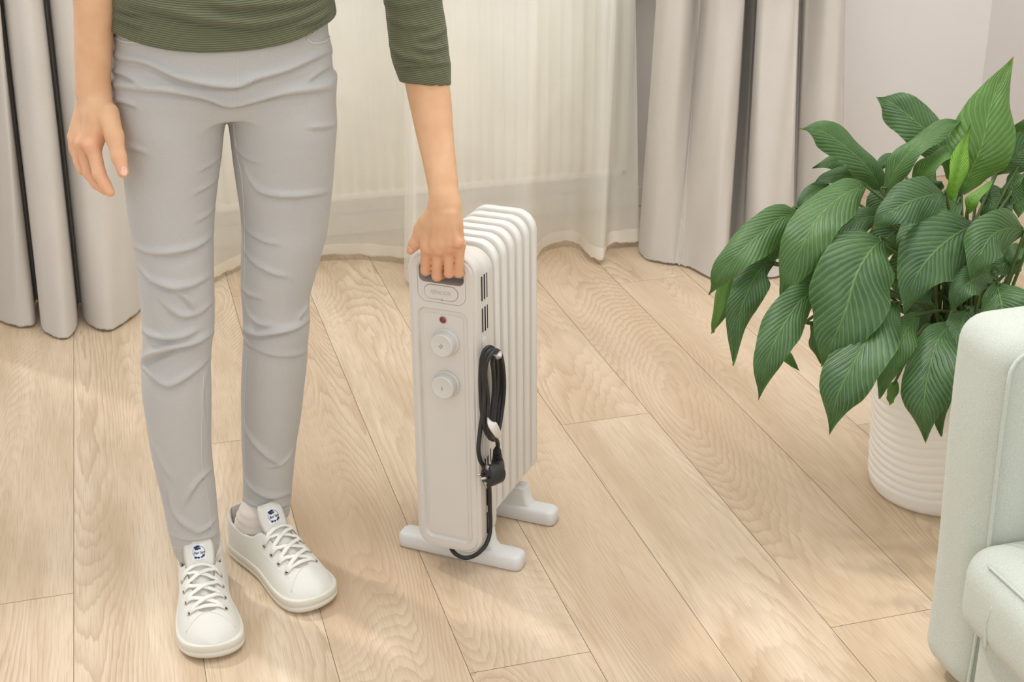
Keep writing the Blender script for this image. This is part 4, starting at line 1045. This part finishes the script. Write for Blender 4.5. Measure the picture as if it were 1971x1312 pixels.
# right arm (hangs at the photo's left)
ra = [atY(x, y, 2.10) for x, y in ((181, 0), (180, 50), (179, 100), (179, 150), (181, 178))]
el1 = ra[0]+np.array([.002, .01, .10])
chain([S1, el1, ra[0], ra[1], ra[2], ra[3], ra[4]], [.042, .034, .0285, .0262, .0252, .0240, .0222])
Dh = depth(ra[4]); H = lambda x, y, o=0: atD(x, y, Dh+o)
fx = nrm(cr*.8+cf*.6)
wr = H(181, 182)
BP_.append(cap(H(160, 172, .004), H(160, 176, .004), .0085, k=.012))      # ulna knob
BP_.append(cap(wr, H(186, 212), .0215, .0235, k=.012, flat=cf, q=.80))
for (m0, m1, r0, r1) in ((H(192, 205, -.006), H(181, 282, -.006), .016, .0125), (H(180, 205, .004), H(161, 277, .008), .015, .0115), (H(170, 205, .014), H(149, 271, .022), .014, .0105), (H(163, 202, .022), H(142, 262, .034), .0125, .0095)):
    BP_.append(cap(m0, m1, r0, r1, k=.010))
def finger(P, R, k=.0028):
    for i in range(len(P)-1): BP_.append(cap(P[i], P[i+1], R[i], R[i+1], k=k if i else .0032))
finger([H(180, 286, -.010), H(191, 334, -.012), H(203, 356, -.013), H(212, 370, -.013)], [.0108, .0096, .0086, .0070])
finger([H(159, 282, .008), H(172, 334, .008), H(186, 354, .006), H(203, 367, .004)], [.0100, .0090, .0080, .0068])
finger([H(146, 275, .024), H(153, 312, .026), H(158, 328, .022)], [.0092, .0084, .0070])
finger([H(140, 264, .038), H(142, 286, .042), H(145, 298, .040)], [.0080, .0072, .0062])
for c_, r_ in ((H(174, 284, -.017), .0062), (H(154, 279, .000), .0060)): BP_.append(cap(c_, c_+[0, 0, .002], r_, k=.010))
finger([H(207, 218, -.012), H(220, 262, -.020), H(229, 303, -.024), H(237, 332, -.026)], [.0165, .0128, .0102, .0082], .006)
BP_.append(cap(H(204, 226, -.004), H(190, 258, -.002), .012, .008, k=.014))
for x0, x1 in ((186, 178), (176, 158)): BP_.append(cap(H(x0, 205, -.018), H(x1, 275, -.012), .0035, .0035, k=.012))
# left arm (grips the heater handle)
wrL = onB(856, 386, -.034)
yw = wrL[1]; la = [atY(x, y, yw+(2.09-yw)*q) for x, y, q in ((817, 120, 1), (823, 165, .93), (829, 200, .84), (836, 250, .66), (844, 300, .43), (851, 345, .20))]
el2 = atY(800, 20, 2.10)
chain([S2, el2, la[0], la[1], la[2], la[3], la[4], la[5], wrL], [.042, .037, .034, .0322, .0312, .0282, .0250, .0230, .0212])
G = onB
BP_.append(cap(G(856, 384, -.033), G(856, 425, -.040), .0212, .0245, k=.009, flat=E2, q=.82))
for (m0, m1, r0, r1) in ((G(842, 398, -.036), G(823, 476, -.044), .0145, .0122), (G(851, 396, -.037), G(845, 478, -.046), .0135, .0118), (G(862, 396, -.037), G(865, 476, -.044), .0130, .0110), (G(870, 396, -.035), G(884, 468, -.039), .0125, .0088)):
    BP_.append(cap(m0, m1, r0, r1, k=.010))
def grip(x0, y0, x1, y1, r, b_=-.0405):
    A = G(x0, y0, b_-.003); B = G(x1, y1-r*1240*.72, b_+.0005); Cc = B+E2*.022+np.array([0, 0, -.004]); D_ = Cc+E2*.004+np.array([0, 0, .003])
    finger([A, B, Cc, D_], [r*1.04, r, r*.92, r*.8], .0012)
grip(821, 480, 819.5, 528, .0086); grip(843, 484, 841, 539, .0088); grip(864, 482, 864, 533, .0080); grip(887, 472, 883, 533, .0068, -.0375); BP_.append(cap(G(866, 474, -.043), G(885, 471, -.040), .0088, .0080, k=.006)); BP_.append(cap(G(868, 484, -.040), G(883, 482, -.038), .0060, .0055, k=.004))
for x, y in ((821, 477), (843, 481), (865, 478), (884, 468)):
    c_ = G(x, y, -.0515); BP_.append(cap(c_, c_+[0, 0, .001], .0052, k=.009))
for x0, x1 in ((848, 832), (856, 848), (864, 866), (872, 880)): BP_.append(cap(G(x0, 412, -.050), G(x1, 470, -.056), .0030, .0030, k=.010))
finger([G(836, 415, -.036), G(812, 440, -.036), G(799, 468, -.037), G(790, 482, -.038)], [.0160, .0115, .0092, .0068], .006)
BP_.append(cap(G(826, 430, -.038), G(820, 455, -.040), .013, .009, k=.012))
# torso, neck, head
BP_.append(stack([.90, 1.0, 1.1, 1.2, 1.3, 1.35], [hx, hx, hx+.004, hx+.008, hx+.012, hx+.016], 2.14, [.14, .125, .125, .145, .150, .08], [.085, .08, .085, .095, .085, .06], k=.03))
BP_.append(cap(S1+[.02, 0, .0], NK, .044, .05, k=.04)); BP_.append(cap(NK, S2+[-.02, 0, 0], .05, .044, k=.04))
HD = np.array([hx+.03, 2.10, 1.55]); BP_.append(cap(NK, HD+[0, .02, -.10], .052, .048, k=.02))
BP_.append(cap(HD+[0, .022, .02], HD+[0, -.012, .025], .078, .070, k=.02)); BP_.append(cap(HD+[0, -.022, -.035], HD+[0, -.052, -.085], .052, .026, k=.03))
BP_.append(cap(HD+[0, -.088, .005], HD+[0, -.102, -.032], .008, .012, k=.012)); BP_.append(cap(HD+[-.014, -.074, -.062], HD+[.014, -.074, -.062], .010, .010, k=.012))
for s_ in (-1, 1):
    BP_.append(cap(HD+[s_*.078, .012, -.012], HD+[s_*.078, .008, .014], .010, .013, k=.006)); BP_.append(cap(HD+[s_*.030, -.084, .004], HD+[s_*.033, -.080, .004], .010, .008, k=.008))
V, Q, E_ = surf(BP_, .0019, None, smooth=3)
fingers = np.array([H(205, 362, -.012), H(178, 345, .008), H(236, 328, -.026), H(178, 284, -.012), H(158, 280, .008), H(156, 322, .026), G(822, 478, -.05), G(845, 482, -.05), G(866, 480, -.05), G(886, 470, -.05), G(820, 520, -.045), G(841, 530, -.045), G(866, 525, -.045), G(877, 527, -.045), G(790, 482, -.037)])
dmin = np.min([np.linalg.norm(V-c_, axis=1) for c_ in fingers], axis=0); red = np.exp(-(dmin/.020)**2)*.40
body = pm_('body', V, Q, 'skin', attrs={'red': red}); btree = bvh(V, Q)
def nail(x, y, w, h, tiltpx=0):
    p_, n_ = hit(btree, x, y)
    if p_ is None: return
    up = nrm(-cu-(n_@(-cu))*n_); sd = nrm(np.cross(up, n_)); R = []
    o_ = rrect(w, h, w*.45, 6)
    for s_, of in ((1.0, -.0006), (1.0, .0004), (.8, .0008)):
        R.append([p_+sd*q[0]*s_+up*q[1]*s_+n_*(of-.9*(q[0]*s_)**2/w*1.1) for q in o_])
    v_, f_ = rings(R); m = MB(); m.add(v_-PO, f_); m.build('fingernail', 'nail', body)
nail(239, 329, .0105, .014)
nail(789, 480, .007, .010)
hp = [cap(HD+[0, .03, .035], HD+[0, 0, .045], .090, .080, k=.02), cap(HD+[0, .05, -.02], HD+[0, .06, -.14], .075, .05, k=.03), cap(HD+[0, -.075, -.03], HD+[0, -.10, -.03], .062, .07, sub=True)]
Vh, Qh, _ = surf(hp, .005); pm_('hair', Vh, Qh, 'hair')

# ---- shirt
zs_ = np.array([.90, .93, .96, 1.0, 1.08, 1.18, 1.28, 1.34]); 
def px_half(y): return np.interp(y, [0, 30, 62, 100], [207, 211, 216, 222])
sc = FOC/depth((hx, 2.03, .93))
wtop = float(rxp[4])
tor = stack([.88, .91, .94, .97, 1.02, 1.10, 1.20, 1.28, 1.345], [hx, hx, hx, hx, hx+.002, hx+.004, hx+.008, hx+.012, hx+.02], [2.135]*9,
            [.1725, .1705, .168, .1640, .160, .152, .168, .172, .085], [.117, .1155, .114, .112, .108, .106, .116, .104, .070], k=.03, p=2.3)
SH = [tor]
def ch2(P, R, k=.003, sub=False):
    P, R = resamp(P, R)
    for i in range(len(P)-1): SH.append(cap(P[i], P[i+1], R[i], R[i+1], k=k, sub=sub))
el1s = ra[0]+np.array([.002, .01, .10])
SH.append(cap(S1, S1*.45+el1s*.55, .056, .048, k=.03))
sv = [S2, el2+(S2-el2)*.35, atY(794, -30, 2.10), atY(794, 0, 2.10), atY(802, 50, 2.10), atY(808, 100, 2.095), atY(816, 134, 2.09)]
ch2(sv, [.056, .050, .0430, .0425, .0434, .0432, .0395]); SH.append(cap(S2, S2+[-.04, 0, .02], .055, .05, k=.04))
cb = [atY(816, 132, 2.09), atY(822, 172, 2.085)]; SH.append(cap(cb[0], cb[1], .0412, .0372, k=.003))
SH.append(cap(atY(817, 120, 2.09), atY(826, 200, 2.082), .0335, .0335, sub=True))
axis = nrm(atY(822, 172, 2.085)-atY(808, 100, 2.095)); cutp = atY(821, 162.5, 2.085)
cutn = nrm(np.cross(atY(867, 167, 2.085)-atY(773, 163, 2.085), [0, 1, -.12])); cutn = -cutn if cutn[2] > 0 else cutn; cutp = (atY(773, 163, 2.05)+atY(867, 167, 2.05))/2
hz = atY(460, 97, 2.03)[2]
def scut(X, Y, Z, d):
    u = (X-hx)/.17; hm = hz+.0275*np.clip(np.abs(u), 0, 1.1)**2.2+.006*(1-np.clip((2.135-Y)/.1, -1, 1))*.5
    inn = np.sqrt((np.abs(X-hx)/.163)**2+(np.abs(Y-2.135)/.108)**2)-1
    e = np.where(np.abs(X-hx) < .24, hm-Z, -1)
    d = np.where((np.abs(X-hx) < .24) & (Z < 1.0), np.maximum(d, e), d)
    far = (X-cutp[0])*cutn[0]+(Y-cutp[1])*cutn[1]+(Z-cutp[2])*cutn[2]
    return np.where(X > hx+.22, np.maximum(d, far), d)
V, Q, E_ = surf(SH, .0024, scut, smooth=2); N0 = vnorm(V, Q); st = bvh(V, Q)
for px, am, w in [
    ([(224, 14), (260, 18), (320, 30), (380, 45), (440, 53), (491, 56), (552, 46), (600, 30), (636, 10)], .0048, .009),
    ([(216, 36), (245, 46), (275, 58)], .0035, .006), ([(220, 20), (250, 28), (290, 33)], .0038, .006),
    ([(400, 14), (440, 20), (522, 18), (583, 11), (630, -6)], .0040, .008), ([(636, 28), (610, 44), (570, 58)], .0035, .007), ([(634, 40), (615, 52), (590, 62)], .002, .005),
    ([(748, 90), (770, 112), (810, 122), (850, 118)], .0030, .007), ([(745, 40), (780, 55), (830, 58)], .0022, .007), ([(862, 60), (840, 75), (800, 82)], .0022, .007), ([(742, 10), (770, 18), (820, 14)], .002, .007),
    ([(762, 131), (790, 130), (830, 128), (872, 126)], .0036, .005), ([(790, 95), (830, 102), (866, 92)], .0025, .006)]:
    V = fold(V, N0, st, px, am*1.4, w)
V = lap(V, E_, .3)
tt_ = (V-cutp)@axis; rib = np.where(V[:, 0] > hx+.21, tt_, V[:, 2]-.030*np.clip(np.abs((V[:, 0]-hx)/.17), 0, 1.2)**2)
shirt = pm_('shirt', V, Q, 'shirt', attrs={'rib': rib})

# ---- sneakers and socks
SY = np.array([0, .004, .015, .04, .10, .20, .32, .45, .58, .70, .80, .88, .94, .98, .996, 1.0]); SWd = np.array([.0, .011, .022, .0315, .0380, .0385, .0378, .0395, .0450, .0495, .0505, .0470, .0385, .0250, .0110, .0])
def sneaker(heel, toe, side, label, ankle, hemc, hemr):
    """side=+1: inner (big toe) edge lies toward +x of the shoe frame."""
    heel = np.array(heel); toe = np.array(toe); L = np.linalg.norm(toe-heel); yv = (toe-heel)/L; xv = np.array([-yv[1], yv[0], 0])*-1
    def Wd(P): P = np.atleast_2d(P); return heel+P[:, :1]*xv+P[:, 1:2]*yv+P[:, 2:3]*np.array([0, 0, 1])
    cxl = lambda s: side*np.interp(s, [0, .25, .5, .8, 1], [0, 0, -.002, .003, .008])
    root = bpy.data.objects.new('sneaker', None); link(root, person); root['label'] = label
    # sole outline
    a = np.concatenate([np.linspace(0, 1, 46)[1:-1]]); s_ = .5-.5*np.cos(np.pi*a)
    w = np.interp(s_, SY, SWd); right = np.column_stack([cxl(s_)+w, s_*L]); left = np.column_stack([cxl(s_)-w, s_*L])[::-1]
    out = np.vstack([[cxl(0), 0], right, [cxl(1), L], left])
    for _ in range(3): out = out*.5+.25*(np.roll(out, 1, 0)+np.roll(out, -1, 0))
    c = np.array([0, L/2]); T = np.roll(out, -1, 0)-np.roll(out, 1, 0); nn = np.column_stack([T[:, 1], -T[:, 0]]); nn /= np.linalg.norm(nn, axis=1)[:, None]
    def off(d, z, spring=True):
        q = out+nn*d; zz = z+(.006*np.clip((q[:, 1]/L-.78)/.22, 0, 1)**2 if spring else 0); return np.column_stack([q, np.broadcast_to(zz, (len(q),))])
    R = [off(-.004, 0), off(-.001, .002), off(.0022, .006), off(.0024, .0115), off(.0014, .0122), off(.0014, .0128), off(.0022, .0136), off(.0018, .0235), off(.0008, .0248), off(-.004, .025)]
    v_, f_ = rings([Wd(r)-PO for r in R]); mm = MB(); mm.add(v_, f_); mm.build('sole', 'rubber', root)
    # upper
    ys = SY*L
    hS = [0, .10, .28, .36, .44, .50, .58, .66, .76, .84, .92, .97, 1.0]; hH = [.15, .16, .155, .130, .104, .092, .081, .072, .061, .054, .046, .038, .030]
    yy = np.linspace(.004, .996, 60); hw = np.interp(yy, SY, SWd)*1.005+.0003; hgt = np.interp(yy, hS, hH)
    topw = np.interp(yy, [0, .35, .6, 1], [1.0, 1.0, 1.0, 1.0])
    sec = stack(yy*L, cxl(yy), 0.0, hw, hgt, k=.004, p=2.25, ax=1)
    def f2(X, Y, Z):
        d = sec.f(X, Y, Z); return np.maximum(d, .012-Z)
    upf = Prim(f2, sec.lo, sec.hi, .004)
    coll = lambda Yl: np.interp(Yl/L, [0, .05, .15, .28, .38, .45], [.086, .080, .070, .068, .074, .092])
    def cut(X, Y, Z, d):
        hole = np.sqrt(((X)/np.interp(Y/L, [0, .05, .12, .35, .45], [.012, .024, .0310, .0305, .0215]))**2)-1
        inside = np.maximum(hole*.02, np.maximum(Y-.455*L, .0055-Y)); d = np.maximum(d, -np.maximum(inside, .03-Z))
        d = np.where(Y < .47*L, np.maximum(d, Z-coll(Y)), d)
        # throat where the tongue shows
        hwid = np.interp(Y/L, [.38, .48, .78, .80], [.026, .0215, .012, .0])
        slot_ = np.maximum(np.abs(X-cxl(Y/L))-hwid, np.maximum(Y-.80*L, .43*L-Y)); dep = -(d+.0035)
        return np.maximum(d, -np.maximum(slot_, dep*-1 if False else -(d+.0035)))
    V, Q, E_ = surf([upf], .0015, cut, smooth=4)
    uo = mesh('canvas_upper', Wd(V)-PO, Q, 'canvas', root); ut = BVHTree.FromPolygons([tuple(v) for v in V.tolist()], [tuple(q) for q in Q.tolist()])
    def top(x, y, o=0):
        p_, n_, i, d = ut.ray_cast(Vector((x, y, .3)), Vector((0, 0, -1)))
        if p_ is None: return np.array([x, y, .05]), np.array([0, 0, 1.])
        return np.array(p_)+np.array(n_)*o, np.array(n_)
    # tongue
    tw = .021; P = []
    for t_, y_, z_ in ((0, .74, .0590), (.3, .64, .0710), (.6, .54, .0830), (.8, .47, .0970), (1, .395, .1300)): P.append((0, y_*L, z_-.001))
    P = catmull(P, 16); P[:, 0] = cxl(P[:, 1]/L); wdt = np.interp(np.linspace(0, 1, 16), [0, .5, .85, .95, 1], [.018, .040, .050, .047, .034])
    R = []
    for i in range(16):
        T_ = nrm(P[min(i+1, 15)]-P[max(i-1, 0)]); n_ = nrm(np.cross([1, 0, 0], T_)); n_ = n_ if n_[2] > 0 or n_[1] > 0 else -n_
        row = [P[i]+np.array([1, 0, 0])*wdt[i]/2*u-n_*(.0065*u*u)+n_*.0016*sg*(1-abs(u)**3) for sg, us in ((1, np.linspace(-1, 1, 11)), (-1, np.linspace(1, -1, 11))) for u in us]
        R.append(Wd(np.array(row))-PO)
    v_, f_ = rings(R); mm = MB(); mm.add(v_, f_); mm.build('tongue', 'canvas', root)
    # patch near the tongue top
    i0 = 11.7; pc_ = P[12]*.15+P[13]*.85; T_ = nrm(P[14]-P[11]); n_ = nrm(np.cross([1, 0, 0], T_)); n_ = n_ if n_[1] > 0 else -n_
    xw = nrm(Wd([1, 0, 0])[0]-Wd([0, 0, 0])[0]); tw_ = nrm(Wd(T_)[0]-Wd([0, 0, 0])[0]); nw = nrm(Wd(n_)[0]-Wd([0, 0, 0])[0]); ce = Wd(pc_+n_*.0020)[0]-PO
    # as seen from the front the shoe's +x runs to the viewer's left
    rx_ = -xw if np.dot(np.cross(-xw, tw_), nw) > 0 else xw
    Mp = Matrix(((rx_[0], tw_[0], nw[0], ce[0]), (rx_[1], tw_[1], nw[1], ce[1]), (rx_[2], tw_[2], nw[2], ce[2]), (0, 0, 0, 1)))
    def PP(q, z): return [np.array((Mp @ Vector((a_, b_-.0, z-.9*(a_*a_)/.047*1.25)))) for a_, b_ in q]
    grid = []; 
    R = []
    for a_ in np.linspace(-.0150, .0150, 9): R.append(PP([(a_, -.0125), (a_, .0125), (a_, .0125), (a_, -.0125)], 0)[:2]+[np.array(Mp @ Vector((a_, .0125, .0010-1.12*a_*a_/.047))), np.array(Mp @ Vector((a_, -.0125, .0010-1.12*a_*a_/.047)))])
    v_, f_ = rings(R); mm = MB(); mm.add(v_, f_); pa = mm.build('tongue_patch', 'patch', root, False)
    mm = MB(); zf = lambda a_: .0012-1.12*a_*a_/.047
    def stroke(pts, r_):
        P_ = np.array([np.array(Mp @ Vector((a_, b_, zf(a_)))) for a_, b_ in pts]); v_, f_ = tube(P_, r_, 5); mm.add(v_, f_)
    stroke([(.0095*math.cos(t_), .0095*math.sin(t_)) for t_ in np.linspace(-.5, 1.25, 16)], .0003)
    stroke([(.0095*math.cos(t_), .0095*math.sin(t_)) for t_ in np.linspace(2.6, 4.3, 16)], .0003)
    def blob(a_, b_, r_, e=1.0):
        R_ = []
        for s2, z2 in ((1, -.0002), (1, .0004), (.6, .0006)): R_.append([np.array(Mp @ Vector((a_+r_*e*s2*math.cos(t_)*(1+.2*math.sin(3*t_)), b_+r_*s2*math.sin(t_)*(1+.2*math.sin(5*t_)), zf(a_)+z2))) for t_ in np.linspace(0, 6.283, 14, endpoint=False)])
        v_, f_ = rings(R_); mm.add(v_, f_)
    for q in ((-.005, .0075, .0022, 1.3), (-.001, .0088, .0020, 1.6), (-.003, .0050, .0018, 2.0), (.0015, .0055, .0013, 1.5), (-.0055, -.0085, .0018, 1.3), (-.0010, -.0090, .0016, 1.3), (.0068, -.0062, .0019, 1.1), (.0040, -.0084, .0015, 1.2)): blob(*q)
    mm.build('emblem', 'navy', pa)
    text_mesh('Reef Surf', .0062, 'navy', pa, Mp @ Matrix.Translation((0, -.0012, .0008)), 'lettering', .0002, .72, .35, .0001)
    # eyelets and laces
    rows = [.50, .59, .68, .765]; xs = [.0300, .0295, .0290, .0270]; ey = {}
    lm = MB()
    for i, (r_, x_) in enumerate(zip(rows, xs)):
        for sd in (-1, 1):
            x = cxl(r_)+sd*x_; p_, n_ = top(x, r_*L, .0006); ey[(i, sd)] = (p_, n_)
            u1 = nrm(np.cross(n_, [0, 1, 0])); u2 = np.cross(n_, u1)
            ring_ = [p_+u1*.0036*math.cos(t_)+u2*.0036*math.sin(t_) for t_ in np.linspace(0, 6.283, 17)]
            em = MB(); v_, f_ = tube(np.array(ring_), .0011, 8, False); em.add(Wd(v_)-PO, f_, 0)
            dsk = [p_+u1*.003*math.cos(t_)+u2*.003*math.sin(t_)-n_*.0002 for t_ in np.linspace(0, 6.283, 12, endpoint=False)]; em.add(Wd(np.array(dsk))-PO, [tuple(range(12))], 1)
            em.build('eyelet', ['steel', 'dark'], root)
    def lace(k0, k1, lift):
        (pa_, na), (pb, nb) = ey[k0], ey[k1]; P_ = []; N_ = []
        for t_ in np.linspace(0, 1, 14):
            q = pa_*(1-t_)+pb*t_; z_, n_ = top(q[0], q[1]); bul = math.sin(math.pi*t_)
            tz = np.interp(q[1]/L, [.45, .54, .64, .74, .80], [.099, .0845, .0735, .0645, .059]); zz = max(z_[2] if t_ < .3 or t_ > .7 else 0, tz*bul+(1-bul)*z_[2])
            P_.append(np.array([q[0], q[1], zz+.0012+lift*bul])); N_.append(nrm(na*(1-t_)+nb*t_+np.array([0, .15, .6])))
        v_, f_ = ribbon(P_, N_, .0076, .0018); lm.add(Wd(v_)-PO, f_)
    lace((3, -1), (3, 1), .000)
    for i in range(3):
        lace((i+1, -1), (i, 1), .0018); lace((i+1, 1), (i, -1), .0036)
    lace((0, -1), (0, 1), .0045)
    lm.build('laces', 'lace', root)
    # toe seam
    sm_ = MB(); P_ = []
    for t_ in np.linspace(-1, 1, 30):
        x = t_*.043; y = (.80+.085*abs(t_)**1.6)*L
        p_, n_ = top(cxl(.7)+x, y+.0, .0002)
        if p_[2] > .034 and abs(p_[2]-.05) > 1e-9: P_.append(p_)
    if len(P_) > 5: v_, f_ = tube(np.array(P_), .0009, 6); sm_.add(Wd(v_)-PO, f_)
    for sd in (-1, 1):
        P_ = [w_ for w_ in [top(cxl(q)+sd*np.interp(q, [.45, .70, .80], [.0350, .0345, .0300]), q*L, .0001)[0] for q in np.linspace(.50, .80, 14)] if abs(w_[2]-.05) > 1e-9]
        v_, f_ = tube(np.array(P_), .0005, 6); sm_.add(Wd(v_)-PO, f_)
    sm_.build('seams', 'canvas', root)
    # sock
    ank = np.array(ankle); foot_in = Wd([cxl(.2), .20*L, .05])[0]; hl = Wd([0, .12*L, .045])[0]
    pr = [cap(hemc, ank, hemr, hemr*.95, k=.02), cap(ank, foot_in, hemr*.93, .027, k=.02), cap(ank*.6+hl*.4, hl, .028, .026, k=.02), cap(foot_in, Wd([cxl(.42), .42*L, .05])[0], .029, .022, k=.02)]
    Vs, Qs, _ = surf(pr, .0025, None, 2)
    Vs[:, 2] = np.maximum(Vs[:, 2], .018)
    ns = vnorm(Vs, Qs); Vs = Vs+ns*(.0005*np.sin(Vs[:, 2]*420+3*np.sin(Vs[:, 0]*60)))[:, None]
    so_ = pm_('sock', Vs, Qs, 'sock')
fR = (fl(388, 1092)+[0, 0.0, 0], fl(405, 1277))
sneaker((.0445, 2.129, 0), (.0365, 1.862, 0), -1 if True else 1, 'white canvas sneaker nearest the camera, pointing straight forward', (.046, 2.062, .085), (sr[1][np.argmin(sr[0])], sr[2][np.argmin(sr[0])], sr[0].min()+.03), .0305)
sneaker((.1185, 2.199, 0), (.2280, 1.953, 0), 1, 'white canvas sneaker set back beside the heater, turned outward', (.146, 2.138, .085), (sl[1][np.argmin(sl[0])], sl[2][np.argmin(sl[0])], sl[0].min()+.03), .0305)
